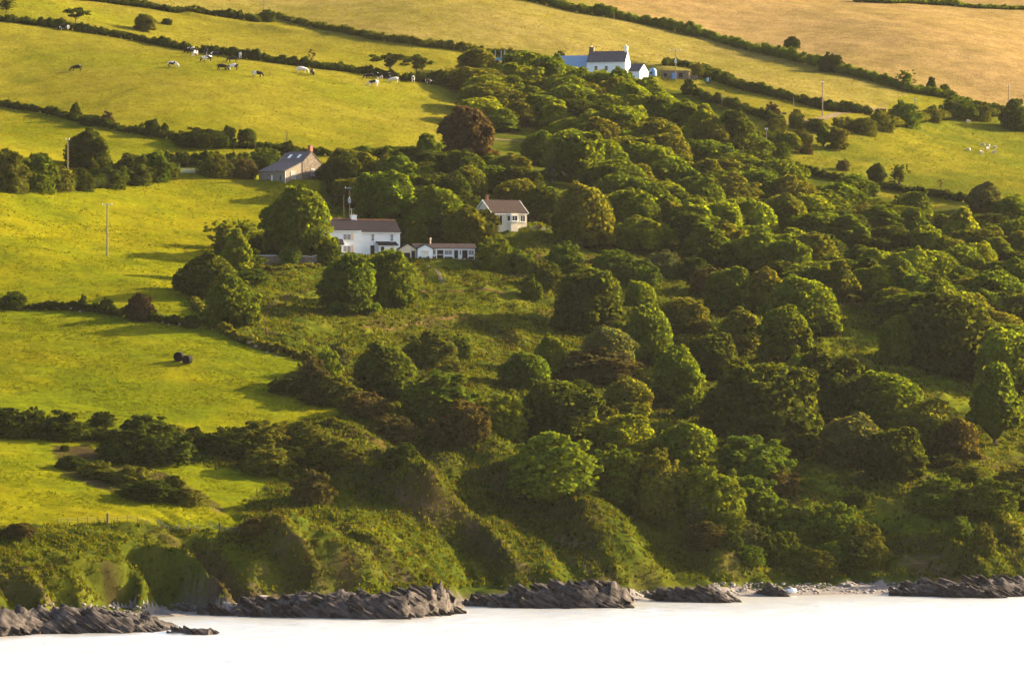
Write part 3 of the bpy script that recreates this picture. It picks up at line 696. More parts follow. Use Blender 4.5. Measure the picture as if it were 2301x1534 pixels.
 (345,952,1030,180,'low','dark','bush','large dark gorse mound above the lower field'),
 (260,985,1035,90,'low','dark','bush','low gorse on the left flank of the large mound'),
 (440,958,1000,60,'low','dark','bush','small gorse by the corner of the bale field'),
 (520,955,1020,120,'low','dark','bush','gorse at the head of the long spur'),
 (590,940,1010,130,'low','olive','bush','broad gorse beside the spur head'),
 (680,945,1000,100,'low','olive','bush','gorse on the crest of the spur'),
 (600,1000,1060,130,'low','olive','bush','brownish gorse low on the spur shoulder'),
 (700,1055,1130,100,'low','brown','bush','isolated brown gorse dome on the grass below the spur'),
 (640,1000,1040,110,'low','dark','bush','dark gorse in the shade of the spur'),
 (760,840,905,110,'low','olive','bush','gorse at the end of the diagonal stone bank'),
 (700,800,870,80,'low','brown','bush','reddish gorse where the diagonal bank ends'),
 (735,778,850,70,'low','bright','bush','bright rounded bush at the diagonal bank end'),
 (760,770,815,50,'low','grey','bush','pale flowering elder at the diagonal bank end'),
 (650,840,880,90,'low','dark','bush','low dark gorse jutting into the bale field'),
 (720,862,905,90,'low','brown','bush','low rusty gorse right of the jutting one'),
 (820,880,930,110,'low','brown','bush','brown heathy hump below the bank end'),
 (880,930,985,120,'low','brown','bush','brown heath hump on the upper sea slope'),
 (760,985,1035,110,'low','olive','bush','scrub hump between the spurs'),
 (900,990,1045,80,'low','dark','bush','small dark bush on the brown heath'),
 (1000,930,1000,110,'low','brown','bush','russet hump below the orange-brown bracken'),
 (316,658,718,68,'low','purple','bush','round purplish thorn bush on the stone bank'),
 (240,668,702,36,'low','dark','bush','small hump bush on the stone bank'),
 (186,661,698,24,'low','dark','bush','pointed dark bush on the stone bank'),
 (430,706,735,40,'low','dark','bush','bush at the right end of the stone bank'),
 (30,652,692,60,'low','dark','bush','bush on the stone bank near the left edge'),
 (160,1022,1052,70,'low','dark','bush','gorse tuft at the upper left of the heather strip'),
 (220,1035,1070,90,'low','olive','bush','second tuft of the heather strip'),
 (290,1045,1085,100,'low','olive','bush','middle tuft of the heather strip'),
 (330,1075,1118,130,'low','dark','bush','dark long tuft at the lower side of the heather strip'),
 (385,1065,1105,60,'low','dark','bush','tuft in the right half of the heather strip'),
 (420,1095,1130,80,'low','olive','bush','last tuft at the tip of the heather strip'),
 (145,998,1012,22,'low','dark','bush','tiny bush above the heather strip'),
 (575,1160,1195,70,'low','brown','bush','brown heather cushion at the cliff fence end'),
 (40,1172,1205,90,'low','brown','bush','heather cushion on the left cliff top'),
]
for px, y0, y1, w, kind, tone, cat, lab in NAMED:
    tree(px, y0, y1, w, kind, tone, lab, None, cat)

# the wood: single trees set among one another
WOOD = [(1045,225),(1060,170),(1110,160),(1170,150),(1250,178),(1330,200),(1450,215),(1500,250),(1600,310),(1690,365),(1800,415),(1860,470),(2000,510),(2120,520),(2301,560),(2380,620),(2380,800),(2180,800),(2080,760),(1990,690),(1880,690),(1760,650),(1640,620),(1540,590),(1440,570),(1390,520),(1380,440),(1310,330),(1230,300),(1120,300),(1060,280)]
ZONES = [((1100,180),'the upper wood left of the farmhouse'),((1250,190),'the upper wood under the blue barn'),((1420,220),'the wood just below the farmhouse'),((1560,280),'the wood shoulder below the annexe'),((1150,260),'the wood beside the copper tree'),((1350,300),'the heart of the upper wood'),((1480,380),'the wood between farm and bungalow'),((1620,420),'the wood under the sheep field bank'),((1450,500),'the wood edge right of the bungalow'),((1600,540),'the dark lower wood'),((1760,500),'the wood below the dome-shaped tree'),((1800,620),'the lower wood above the clearing'),((1930,560),'the right hand wood below the lollipop tree'),((2080,600),'the deep wood on the right'),((2230,600),'the wood at the right picture edge'),((2200,730),'the dark hollow at the right')]
TOPX = [1000,1045,1110,1180,1240,1290,1400,1460,1530,1600,1700,1800,1860,2000,2120,2400]; TOPY = [200,172,125,115,119,144,150,186,206,240,300,372,396,440,468,480]
r = random.Random(21); pts = []
tries = 0
while tries < 9000 and len(pts) < 235:
    tries += 1; px, py = r.uniform(1040, 2380), r.uniform(150, 800)
    if not inpoly(np.array([px]), np.array([py]), WOOD)[0] or any(inpoly(np.array([px]), np.array([py]), q)[0] for q in (OPEN, OPEN2, OPEN3)): continue
    if all(((px-q[0])/41)**2+((py-q[1])/22)**2 > 1 for q in pts): pts.append((px, py))
pts.sort(key=lambda q: q[1])
seen = {}
for px, py in pts:
    h = r.uniform(58, 104)*(1.0 if py > 300 else .82); w = r.uniform(88, 150)
    if py-h < np.interp(px, TOPX, TOPY)-6: continue
    tone = r.choices(['mid','bright','olive','dark'], [5, 4.2 if py < 420 else 1.6, 2.0, .8 if py < 420 else 2.6])[0]  # upper wood gets lighter tones: haze and lit tops put into the colour
    kind = r.choice(['wide','wide','wide','round','tall'])
    z = min(ZONES, key=lambda q: (px-q[0][0])**2+(2*(py-q[0][1]))**2)[1]
    shape = {'wide': 'spreading', 'round': 'rounded', 'tall': 'pointed'}[kind]; tw = {'mid': 'mid green', 'bright': 'light green', 'olive': 'olive', 'dark': 'dark green'}[tone]
    big = 'large' if h > 84 else 'smaller'
    tree(px, py-h, py, w, kind, tone, f'{big} {shape} {tw} tree in {z}', 'trees of '+z, 'tree', 'woodland_tree')

# trees standing close behind the houses
HOMEW = [(715,440),(750,372),(900,368),(1040,395),(1180,425),(1230,470),(1200,500),(1060,540),(930,530),(915,470),(800,465)]
got = []; t = 0
while t < 3000 and len(got) < 34:
    t += 1; px, py = r.uniform(775, 1235), r.uniform(365, 545)
    if not inpoly(np.array([px]), np.array([py]), HOMEW)[0] or (1030 < px < 1235 and py > 448): continue
    if all(((px-q[0])/44)**2+((py-q[1])/20)**2 > 1 for q in got): got.append((px, py))
for px, py in sorted(got, key=lambda q: q[1]):
    h = min(r.uniform(56, 88), py-328); tone = r.choices(['mid','olive','dark'], [4, 2.5, 4])[0]; kind = r.choice(['wide','wide','round']); w = r.uniform(70, 120)
    tw = {'mid': 'mid green', 'olive': 'olive', 'dark': 'dark green'}[tone]; where = 'behind the white house roof' if px < 905 else 'behind the chalet and left of the bungalow' if px < 1060 else 'behind the bungalow roof'
    tree(px, py-h, py, w, kind, tone, f"{'spreading' if kind == 'wide' else 'rounded'} {tw} tree {where}", 'trees '+where, 'tree', 'garden_tree')

# scrub between the trees
SCRUBP = [((1110,600),(1230,560),(1400,580),(1640,640),(1640,720),(1500,700),(1400,640),(1240,620),(1150,640)), ((800,860),(960,840),(1180,860),(1500,900),(1780,960),(1800,1020),(1500,1020),(1120,960),(900,920)),
          ((1500,820),(1640,760),(1800,820),(1900,900),(1700,900),(1560,880)), ((1540,1140),(1700,1180),(1960,1230),(1980,1280),(1700,1270),(1560,1210)), ((1690,330),(1800,330),(1840,290),(1760,280),(1700,310)), ((560,500),(640,590),(560,640),(500,600)), ((1880,960),(2100,1040),(2301,1120),(2301,1180),(2050,1110),(1900,1040))]
SZ = ['the bank below the bungalow','the central scrub belt','the hollow by the huge dark tree','the slope over the right beach','the scrubby bank below the track','the hedge corner left of the garden wall','the right hand scrub slope']
for pi, poly in enumerate(SCRUBP):
    xs = [p[0] for p in poly]; yy = [p[1] for p in poly]; got = []; t = 0
    while t < 1500 and len(got) < (7, 18, 7, 22, 12, 5, 6)[pi]:
        t += 1; px, py = r.uniform(min(xs), max(xs)), r.uniform(min(yy), max(yy))
        if not inpoly(np.array([px]), np.array([py]), poly)[0] or any(inpoly(np.array([px]), np.array([py]), q)[0] for q in (OPEN, OPEN2, OPEN3)): continue
        if all(((px-q[0])/38)**2+((py-q[1])/22)**2 > 1 for q in got): got.append((px, py))
    for px, py in got:
        tone = r.choices(['mid','bright','olive','dark','brown','grey'], [4, 1.6, 3, 2, .4, .4])[0]
        h = r.uniform(30, 62)*(.7 if pi in (4,) else 1); w = r.uniform(54, 105)*(.6 if pi == 4 else 1)
        tw = {'mid': 'mid green', 'bright': 'light green', 'olive': 'olive', 'dark': 'dark green', 'brown': 'brown', 'grey': 'greyish'}[tone]
        tree(px, py-h, py, w, 'low', tone, f"{'taller' if h > 46 else 'low'} {'broad' if w > 80 else 'narrow'} {tw} bush in {SZ[pi]}", 'bushes of '+SZ[pi], 'bush', 'scrub_bush')

# hedges: one thing each, leaf clumps over a run of lobes
def hedge(pts, h, w, tone, label, dens=70, size=.30, seed=1, lump=.35):
    pl = line(pts, .9); o0 = Vector((pl[0][0], pl[0][1], float(hgt(*pl[0])[0]))); q = random.Random(seed); L = []
    s = fbm(pl[:,0], pl[:,1], 9, 3, seed)
    for k, (x, y) in enumerate(pl):
        z = float(hgt(x, y)[0]); hh = max(.35, h*(1+1.7*lump*s[k]+q.uniform(-lump, lump)*.6)); ww = w*q.uniform(.75, 1.15)
        dx, dy = q.uniform(-.25, .25)*w, q.uniform(-.25, .25)*w
        L.append(((x-o0.x+dx, y-o0.y+dy, z-o0.z+hh*.42), (ww*.55, ww*.55, hh*.62)))
        if q.random() < .5: L.append(((x-o0.x-dx, y-o0.y-dy, z-o0.z+hh*.85), (ww*.3, ww*.3, hh*.28)))
    me = hedge_mesh(L, int(dens*len(pl)), size, seed)
    o = link(bpy.data.objects.new('hedge', me)); o.location = o0; tn = TONE[tone]; o.color = (*tn, 1)
    return tag(o, label, 'hedge')
def hedge_mesh(L, n, size, seed):
    r_ = np.random.default_rng(seed); c = np.array([l[0] for l in L]); rad = np.array([l[1] for l in L]); k = r_.integers(0, len(L), n)
    d = r_.normal(size=(n, 3)); d /= np.linalg.norm(d, axis=1)[:, None]; d[:, 2] = np.abs(d[:, 2])*.9-.12
    P = c[k]+d*rad[k]*(.9+.25*r_.random(n))[:, None]; nr = d+.5*r_.normal(size=d.shape); nr /= np.linalg.norm(nr, axis=1)[:, None]
    V, F4 = leaf_quads(P, nr, np.full(n, size), r_); iv, iff = ico()
    Vc = (iv[None]*rad[:, None]*.9+c[:, None]).reshape(-1, 3); Fc = (iff[None]+(np.arange(len(L))*len(iv))[:, None, None]+len(V)).reshape(-1, 3)
    me = mesh_np('hedge', np.concatenate([V, Vc]), F4, Fc); me.materials.append(M['leaf']); return me
HEDGES = [
 ([(-30,44),(0,48),(100,59),(200,74),(300,90),(420,114),(560,134),(700,153),(830,168),(900,180),(1045,192)], 2.1, 2.0, 'dark', 'long dark hedge along the top of the cow field'),
 ([(-30,232),(0,238),(100,254),(170,273),(260,292),(330,305),(420,319),(520,332),(640,338),(735,350)], 1.6, 1.8, 'dark', 'hedge along the foot of the cow field with little trees in it'),
 ([(-30,425),(80,428),(200,424),(300,412),(395,398)], 2.6, 2.6, 'dark', 'front hedge of the bushy belt at the upper left'),
 ([(375,372),(450,374),(520,377),(590,380)], 2.6, 2.2, 'dark', 'tall dark hedge behind the field gate'),
 ([(110,-6),(200,2),(300,14),(400,28),(470,34),(540,44),(580,50)], 2.0, 2.4, 'dark', 'uppermost left hedge, broken at its right end'),
 ([(625,40),(700,60),(780,76),(860,92),(950,104),(1040,113),(1160,130)], 1.7, 2.2, 'olive', 'thin patchy hedge leading to the top of the wood'),
 ([(1130,-12),(1200,5),(1300,28),(1450,55),(1600,88),(1750,128),(1900,168),(1980,188),(2050,208),(2140,222)], 2.7, 2.8, 'mid', 'long hedge below the pinkish hay field'),
 ([(2140,224),(2200,240),(2330,268)], 1.6, 2.4, 'mid', 'thin low hedge running on to the right picture edge'),
 ([(1560,168),(1620,186),(1700,210),(1780,228),(1850,246),(1950,258)], 2.5, 2.4, 'dark', 'thick hedge below the narrow field right of the farm'),
 ([(1560,216),(1600,228),(1660,250),(1700,262),(1755,284)], 2.4, 2.4, 'dark', 'short dark hedge under the farm lawn'),
 ([(1690,350),(1760,368),(1840,398),(1900,408),(1990,424),(2080,440),(2190,458)], 1.7, 2.2, 'dark', 'hedge along the lower edge of the sheep field'),
 ([(1880,290),(1940,296),(2010,286),(2080,272),(2150,262),(2240,262)], 2.4, 3.0, 'olive', 'bushy hedge along the upper edge of the sheep field'),
 ([(-30,688),(60,693),(170,697),(300,716),(440,734)], 1.5, 1.7, 'dark', 'overgrown stone bank across the left fields'),
 ([(432,676),(480,736),(530,762),(590,785),(690,810)], 1.3, 1.7, 'olive', 'grassed stone bank running diagonally down to the gorse'),
 ([(1920,4),(2000,8),(2080,10),(2150,14)], 2.2, 2.6, 'mid', 'distant hedge at the top edge of the hay field, left piece'),
 ([(2160,16),(2230,20),(2330,22)], 1.4, 1.8, 'mid', 'distant hedge at the top right corner'),
 ([(1495,148),(1530,150),(1580,158),(1640,178)], 1.8, 2.0, 'dark', 'hedge behind the grey outbuilding'),
 ([(575,604),(640,606),(712,604)], .8, 1.6, 'olive', 'low weedy strip along the foot of the garden wall'),
 ([(-30,978),(60,982),(170,986),(260,992)], 1.6, 2.6, 'dark', 'gorse hedge below the bale field'),
 ([(850,575),(880,590),(905,600)], .6, 1.2, 'bright', 'low clipped edge of plants before the white house'),
]
for k, (pts_, h, w, tone, lab) in enumerate(HEDGES): hedge(pts_, h, w, tone, lab, seed=k+3, dens=95 if w > 2 else 75)
# field stones showing in the banks
for k, (px, py, s) in enumerate([(117,688,.22),(128,690,.16),(149,688,.3),(160,691,.22),(172,690,.34),(180,698,.26),(366,722,.2),(380,727,.18),(404,727,.24),(540,760,.3),(560,768,.36),(575,776,.3),(600,790,.3),(620,798,.24)]):
    c = cast(px, py+6); b = MB(); q = random.Random(k)
    top = [(q.uniform(-1,1)*.2, 0) for _ in range(2)]
    b.poly([(-s,-s*.7,0),(s,-s*.7,0),(s*.9,s*.7,0),(-s*.9,s*.7,0),(-s*.7+top[0][0]*s,-s*.5,s*1.3),(s*.7,-s*.45,s*1.5),(s*.6,s*.5,s*1.5),(-s*.6,s*.5,s*1.2)], [(0,3,2,1),(4,5,6,7),(0,1,5,4),(1,2,6,5),(2,3,7,6),(3,0,4,7)])
    where = 'overgrown stone bank near the left edge' if px < 200 else 'stone bank right of the purplish bush' if px < 420 else 'diagonal stone bank'
    tag(b.build('field_stone', M['rock_pale'], None, (c.x, c.y-.9, c.z+.25)), 'pale field stone showing in the '+where, 'stone', 'stones of the '+where)

# grass: tufts that catch the low light (nobody could count them)
def tufts(name, n, y0, y1, ok, hlo, hhi, wd, m, tint, seed, patch=0.0):
    r_ = np.random.default_rng(seed); Y = y0+(y1-y0)*r_.random(n)**1.15; px = r_.uniform(-60, 2361, n); X = (px-CX)/FPX*Y; Z = hgt(X, Y); py = CY-(Z-CAM_H)/Y*FPX
    k = ok(px, py, X, Y, Z) & (py > -30)
    if patch: k &= (fbm(X, Y, 8, 4, seed)+.16*r_.normal(size=n)) > patch
    X, Y, Z = X[k], Y[k], Z[k]; n = len(X); h = r_.uniform(hlo, hhi, n); B = 3; Vs = []
    for j in range(B):
        a = r_.uniform(0, 6.28, n); w = wd*r_.uniform(.6, 1.3, n); lx, ly = r_.normal(size=n)*.3*h, r_.normal(size=n)*.3*h; ox, oy = r_.normal(size=n)*w, r_.normal(size=n)*w
        p0 = np.stack([X+ox-np.cos(a)*w, Y+oy-np.sin(a)*w, Z-.05], 1); p1 = np.stack([X+ox+np.cos(a)*w, Y+oy+np.sin(a)*w, Z-.05], 1); p2 = np.stack([X+ox+lx, Y+oy+ly, Z+h], 1); Vs.append(np.stack([p0, p1, p2], 1))
    V = np.concatenate(Vs).reshape(-1, 3); me = mesh_np(name, V, None, np.arange(len(V)).reshape(-1, 3)); me.materials.append(m)
    o = link(bpy.data.objects.new(name, me)); o.color = (*tint, 1); return tag(o, kind='stuff')
def in_field(px, py, X, Y, Z): return ~inpoly(px, py, ROUGH) & ~inpoly(px, py, SHEEPF) & (Z > 2)
def in_rough(px, py, X, Y, Z): return inpoly(px, py, ROUGH) & (Z > 2.5)
tufts('grass', 130000, 850, 1240, lambda *a: in_field(*a) & (a[1] > 400), .12, .30, .17, M['grass_blade'], (.070,.085,.002), 3, -.02)
tufts('grass', 50000, 1240, 1700, lambda *a: in_field(*a) & ~inpoly(a[0], a[1], HAY), .10, .26, .20, M['grass_blade'], (.105,.098,.005), 4, .0)
tufts('grass', 30000, 1280, 1560, lambda px, py, X, Y, Z: inpoly(px, py, SHEEPF), .12, .4, .22, M['grass_blade'], (.075,.088,.008), 5, .0)
tufts('rough_grass', 120000, 790, 1200, in_rough, .25, .65, .22, M['grass_blade'], (.046,.060,.004), 6, -.10)
tufts('rough_grass', 60000, 790, 1200, in_rough, .25, .55, .22, M['grass_blade'], (.062,.064,.006), 12, .02)
tufts('rough_grass', 70000, 790, 1150, in_rough, .25, .75, .24, M['grass_blade'], (.024,.030,.004), 14, .04)
tufts('rough_grass', 40000, 792, 925, lambda *a: in_rough(*a) & (a[4] < 24), .15, .5, .20, M['grass_blade'], (.050,.060,.004), 8, -.05)
tufts('bracken', 22000, 790, 1150, in_rough, .3, .8, .28, M['grass_blade'], (.036,.029,.008), 7, .14)

# ---------------------------------------------------------------- buildings
def window(root, mats, pos, rz, w, h, bars=(1,1), fr=.09, pane='glass', sill=True, depth=.09):
    """a window part (frame) with its pane and glazing bars; pos = middle of the lower edge on the wall, local -y faces out"""
    f = MB(); f.box(-w/2, -w/2+fr, -depth, .03, 0, h); f.box(w/2-fr, w/2, -depth, .03, 0, h); f.box(-w/2+fr, w/2-fr, -depth, .03, h-fr, h); f.box(-w/2+fr, w/2-fr, -depth, .03, 0, fr)
    for k in range(1, bars[0]): x = -w/2+w*k/bars[0]; f.box(x-.03, x+.03, -depth+.01, .025, fr, h-fr)
    for k in range(1, bars[1]): z = h*k/bars[1]; f.box(-w/2+fr, w/2-fr, -depth+.02, .02, z-.025, z+.025)
    o = f.build('window', M[mats], root, pos, rz)
    MB().box(-w/2+fr*.6, w/2-fr*.6, -.035, -.01, fr*.6, h-fr*.6).build('pane', M[pane], o)
    if sill: MB().box(-w/2-.1, w/2+.1, -.18, .02, -.1, -.003).build('sill', M[mats], o)
    return o
def door(root, m, pos, rz, w, h, frame='white_trim', glazed=False):
    f = MB(); f.box(-w/2-.08, -w/2, -.1, .03, 0, h); f.box(w/2, w/2+.08, -.1, .03, 0, h); f.box(-w/2-.08, w/2+.08, -.1, .03, h, h+.08)
    o = f.build('door_frame', M[frame], root, pos, rz)
    MB().box(-w/2, w/2, -.05, -.01, 0.02, h).build('door', M[m], o)
    if glazed: MB().box(-w/2+.12, w/2-.12, -.07, -.052, h*.5, h-.15).build('pane', M['blind'], o)
    return o
def gable_wall(root, name, x0, x1, y0, y1, eave, ridge, m, axis='x', base=-2.5, yr=None, eave2=None):
    """walls under a pitched roof; the ridge runs along x (or along y)"""
    u0, u1 = (y0, y1) if axis == 'x' else (x0, x1); ur = (u0+u1)/2 if yr is None else yr
    prof = [(u0, base), (u1, base), (u1, eave if eave2 is None else eave2), (ur, ridge), (u0, eave)]
    a0, a1 = (x0, x1) if axis == 'x' else (y0, y1)
    return MB().prism(prof, a0, a1, axis).build(name, M[m], root)
def gable_roof(root, x0, x1, y0, y1, eave, ridge, m, axis='x', over=.25, verge=.2, th=.16, yr=None, eave2=None, name='roof'):
    u0, u1 = (y0, y1) if axis == 'x' else (x0, x1); ur = (u0+u1)/2 if yr is None else yr; e2 = eave if eave2 is None else eave2
    s0 = (ridge-eave)/(ur-u0); s1 = (ridge-e2)/(u1-ur); up = .03
    prof = [(u0-over, eave-over*s0+up), (ur, ridge+up), (u1+over, e2-over*s1+up), (u1+over, e2-over*s1+up+th), (ur, ridge+up+th*1.25), (u0-over, eave-over*s0+up+th)]
    a0, a1 = (x0-verge, x1+verge) if axis == 'x' else (y0-verge, y1+verge)
    return MB().prism(prof, a0, a1, axis).build(name, M[m], root)
def barge(root, x, y0, y1, eave, ridge, m='white_trim', side=1, over=.25, w=.26, name='bargeboard'):
    ym = (y0+y1)/2; s = (ridge-eave)/(ym-y0); ye = y0-over; ze = eave-over*s; yf = y1+over
    for a, za, b, zb in ((ye, ze, ym, ridge), (yf, ze, ym, ridge)):
        o = MB(); xa = (x, x+.07*side); t = .24
        o.prism([(a, za-w+t), (b, zb-w+t), (b, zb+t), (a, za+t)], min(xa), max(xa), 'x'); o.build(name, M[m], root)
def chimney(root, x, y, z0, z1, wx, wy, m, pots=1, cap=True, potm='brick'):
    o = MB(); o.box(x-wx/2, x+wx/2, y-wy/2, y+wy/2, z0, z1)
    if cap: o.box(x-wx/2-.08, x+wx/2+.08, y-wy/2-.08, y+wy/2+.08, z1+.002, z1+.18)
    c = o.build('chimney', M[m], root)
    for k in range(pots):
        px = x+(k-(pots-1)/2)*.5; MB().tube((px, y, z1+.1), (px, y, z1+.62), .15, .12).build('chimney_pot', M[potm], c)
    return c
def place_root(name, px, py, ang, label, cat, group=None, dz=0):
    c = cast(px, py); return empty(name, (c.x, c.y, c.z+dz), ang, label, cat, group), c.y/FPX

# 1. white two-storey house below the big tree; local origin at the right-hand front corner, x runs back along the front to the left (negative)
r, m = place_root('white_house', 899, 574, R(22), 'white two-storey house with dark slate roofs beside the big round tree', 'house')
XL, XM, D = -19.0, -9.6, 6.4
gable_wall(r, 'wall', XM+.003, 0, 0, D, 5.35, 7.9, 'white'); gable_roof(r, XM-.05, 0, 0, D, 5.35, 7.9, 'slate', verge=.12)
gable_wall(r, 'wall', XL, XM, -.55, D, 5.75, 8.05, 'white', yr=D/2); gable_roof(r, XL, XM-.17, -.55, D, 5.75, 8.05, 'slate', yr=D/2, verge=.15)
for a, b, z in ((XM, 0, 8.13), (XL, XM-.2, 8.28)):
    MB().tube((a, D/2, z), (b, D/2, z), .14, .14, 6).build('ridge_tiles', M['ridge_tile'], r)
MB().box(XM+.05, .15, -.42, -.3, 5.10, 5.22).build('gutter', M['white_trim'], r); MB().box(XL, XM, -.95, -.83, 5.42, 5.54).build('gutter', M['white_trim'], r)
MB().tube((XM+.12, -.12, -.3), (XM+.12, -.12, 5.1), .06, .06, 6).build('downpipe', M['white_trim'], r)
chimney(r, XM-.4, D/2+.1, 7.2, 9.0, 1.25, .75, 'white', 1, True)
for x in (-6.6, -2.0): window(r, 'white_trim', (x, 0, 3.2), 0, .85, 1.65, (1,2), pane='blind')
door(r, 'dark', (-6.7, 0, .2), 0, 1.0, 2.1)
# porch with a lean-to roof
po = MB(); po.prism([(-1.7, -1.5), (0, -1.5), (0, 2.95), (-1.7, 2.3)], -5.6, -1.4, 'x'); po = po.build('porch', M['white'], r)
MB().prism([(-2.0, 2.28), (.0, 3.06), (.0, 3.20), (-2.0, 2.42)], -5.9, -1.1, 'x').build('porch_roof', M['slate'], po)
window(po, 'white_trim', (-2.4, -1.7, .8), 0, .8, 1.2, (1,2), pane='blind'); MB().box(-5.3, -4.5, -1.74, -1.702, .1, 2.0).build('porch_door', M['dark_wood'], po)
for z in (3.4, .75):
    o = window(r, 'white_trim', (-13.0, -.55, z), 0, 1.9, 1.45, (2,1), pane='blind')
    MB().box(1.0, 1.5, -.08, -.02, -.05, 1.5).build('shutter', M['shutter'], o)
# white bay with its own small roof, and the glazed lean-to behind the tree
gable_wall(r, 'bay', -16.8, -14.6, -2.6, -.56, 2.5, 3.4, 'white'); gable_roof(r, -16.8, -14.6, -2.6, -.56, 2.5, 3.4, 'slate', verge=.15, name='bay_roof')
window(r, 'white_trim', (-15.7, -2.6, .7), 0, 1.4, 1.4, (2,1))
cs = MB(); cs.box(-26.5, XL-.01, .6, 4.0, -2.0, .9); cs = cs.build('conservatory', M['white'], r)
for k in range(7): MB().box(-26.4+k*1.2, -26.2+k*1.2, .55, .75, .902, 2.5).build('mullion', M['white_trim'], cs)
MB().box(-26.4, XL-.03, .8, .84, .902, 2.5).build('pane', M['blind'], cs)
MB().prism([(.3, 2.52), (4.1, 3.3), (4.1, 3.45), (.3, 2.67)], -26.8, XL-.02, 'x').build('conservatory_roof', M['slate_pale'], cs)
MB().tube((XM-.9, D/2, 8.4), (XM-.9, D/2, 10.6), .03, .03, 5).tube((XM-1.5, D/2, 10.5), (XM-.3, D/2, 10.5), .025, .025, 5).tube((XM-1.2, D/2-.3, 10.3), (XM-1.2, D/2+.3, 10.3), .025, .025, 5).build('aerial', M['metal'], r)

# 2. long low white beach chalet with gabled end and veranda bays
r, m = place_root('beach_chalet', 1066, 582, R(9), 'long low white chalet with dark veranda bays right of the white house', 'chalet')
XA, XB, XC = -16.9, -13.2, -9.6
gable_wall(r, 'wall', XB+.2, 0, 0, 4.6, 2.35, 3.25, 'white', base=-1.2); gable_roof(r, XB, 0, 0, 4.6, 2.35, 3.25, 'felt', over=.35, verge=.5)
gable_wall(r, 'front_gable', -12.9, XC, -1.15, -.01, 2.2, 3.1, 'white', 'y', base=-1.2); gable_roof(r, -12.9, XC, -1.15, 2.3, 2.2, 3.1, 'felt', 'y', over=.3, verge=.1, name='gable_roof')
gable_wall(r, 'end_gable', XA, XB, -.4, 3.4, 2.15, 3.25, 'cream', 'y', base=-1.2); gable_roof(r, XA, XB, -.4, 3.4, 2.15, 3.25, 'felt', 'y', over=.3, verge=.15, name='gable_roof')
MB().box(XA+.4, XB-1.3, -.47, -.402, .15, 1.35).build('garage_door', M['dark_wood'], r); MB().box(XB-1.0, XB-.2, -.47, -.402, 0, 1.8).build('door', M['dark'], r)
window(r, 'white_trim', (-11.25, -1.15, .75), 0, 1.7, 1.15, (3,1), pane='ivory')
window(r, 'white_trim', (-9.05, 0, .8), 0, .8, 1.3, (1,1), pane='blind')

for x0, x1 in ((-8.4, -7.0), (-4.55, -3.7), (-2.75, -1.55)):
    MB().box(x0, x1, -.06, -.003, .1, 1.95).build('doorway', M['dark_wood'], r)
for x, w in ((-5.9, 1.8), (-3.15, .5), (-.72, 1.3)):
    window(r, 'white_trim', (x, 0, .85), 0, w, 1.15, (2 if w > 1 else 1, 1), pane='blind', sill=False)
for x, w in ((-5.9, 1.7), (-.72, 1.25)): MB().box(x-w/2, x+w/2, -.4, -.02, .12, .5).build('bench', M['dark_wood'], r)
for x in (-8.55, -6.85, -4.75, -3.5, -2.9, -1.45, -.06): MB().box(x-.09, x+.09, -.34, -.16, -.6, 2.24).build('veranda_post', M['white_trim'], r)
MB().box(-8.7, .1, -.36, -.14, 2.05, 2.22).build('fascia', M['white_trim'], r)
MB().box(-9.5, .6, -1.3, -.42, -1.4, -.05).build('terrace', M['stone'], r)
MB().tube((-9.6, 2.3, 3.1), (-9.6, 2.3, 4.4), .16, .14, 8).tube((-9.6, 2.3, 4.4), (-9.6, 2.3, 4.75), .26, .24, 8).build('chimney_pipe', M['cream'], r)
MB().box(-9.3, -7.2, -.9, -.86, .9, 1.0).build('rail', M['white_trim'], r)

# 3. cream bungalow with a brown tiled roof
r, m = place_root('bungalow', 1184, 509, R(33), 'cream bungalow with brown tiled roof and white bargeboards above the chalet', 'house')
L_, D = 9.6, 7.2
gable_wall(r, 'wall', -L_, 0, 0, D, 3.1, 5.9, 'ivory'); gable_roof(r, -L_, 0, 0, D, 3.1, 5.9, 'tile_brown', verge=.25)
for o, a in (('w', -L_-.33), ('e', .26)): barge(r, a, 0, D, 3.1, 5.9)
chimney(r, -L_+1.1, D/2+.2, 5.2, 7.1, .6, .6, 'brick', 0)
d = door(r, 'dark', (-7.6, 0, .25), 0, 1.5, 2.2); MB().box(-.06, .06, -.09, -.052, .02, 2.2).build('mullion', M['white_trim'], d)
# canted bay window

pts = [(-5.5, 0), (-4.9, -.9), (-3.0, -.9), (-2.4, 0)]
b = MB(); b.poly([(x, y-.002, -1.5) for x, y in pts]+[(x, y-.002, 3.0) for x, y in pts], [(0,1,2,3), (7,6,5,4), (0,4,5,1), (1,5,6,2), (2,6,7,3), (3,7,4,0)])
bay = b.build('bay', M['ivory'], r)
for (xa, ya), (xb, yb), n in ((pts[0], pts[1], 1), (pts[1], pts[2], 2), (pts[2], pts[3], 1)):
    window(bay, 'white_trim', ((xa+xb)/2, (ya+yb)/2-.004, 1.15), math.atan2(yb-ya, xb-xa), math.hypot(xb-xa, yb-ya)*.82, 1.35, (n,1), pane='glass')
window(r, 'white_trim', (-1.15, 0, 1.05), 0, 1.35, 1.5, (2,1))
window(r, 'white_trim', (-L_, 4.0, 1.2), R(-90), 1.1, 1.2, (1,1))
MB().box(-L_, .1, -.36, -.26, 2.78, 2.9).build('gutter', M['white_trim'], r)

# 4. stone house with catslide roof, skylights and a brick chimney
r, m = place_root('stone_house', 641, 411, R(-40), 'old stone house with grey catslide roof, two skylights and brick chimney', 'house')
Lx, Df, Db = 8.6, 6.0, 6.6            # length along the front, depth of the outshut, depth of the main range; origin at the right-hand front corner
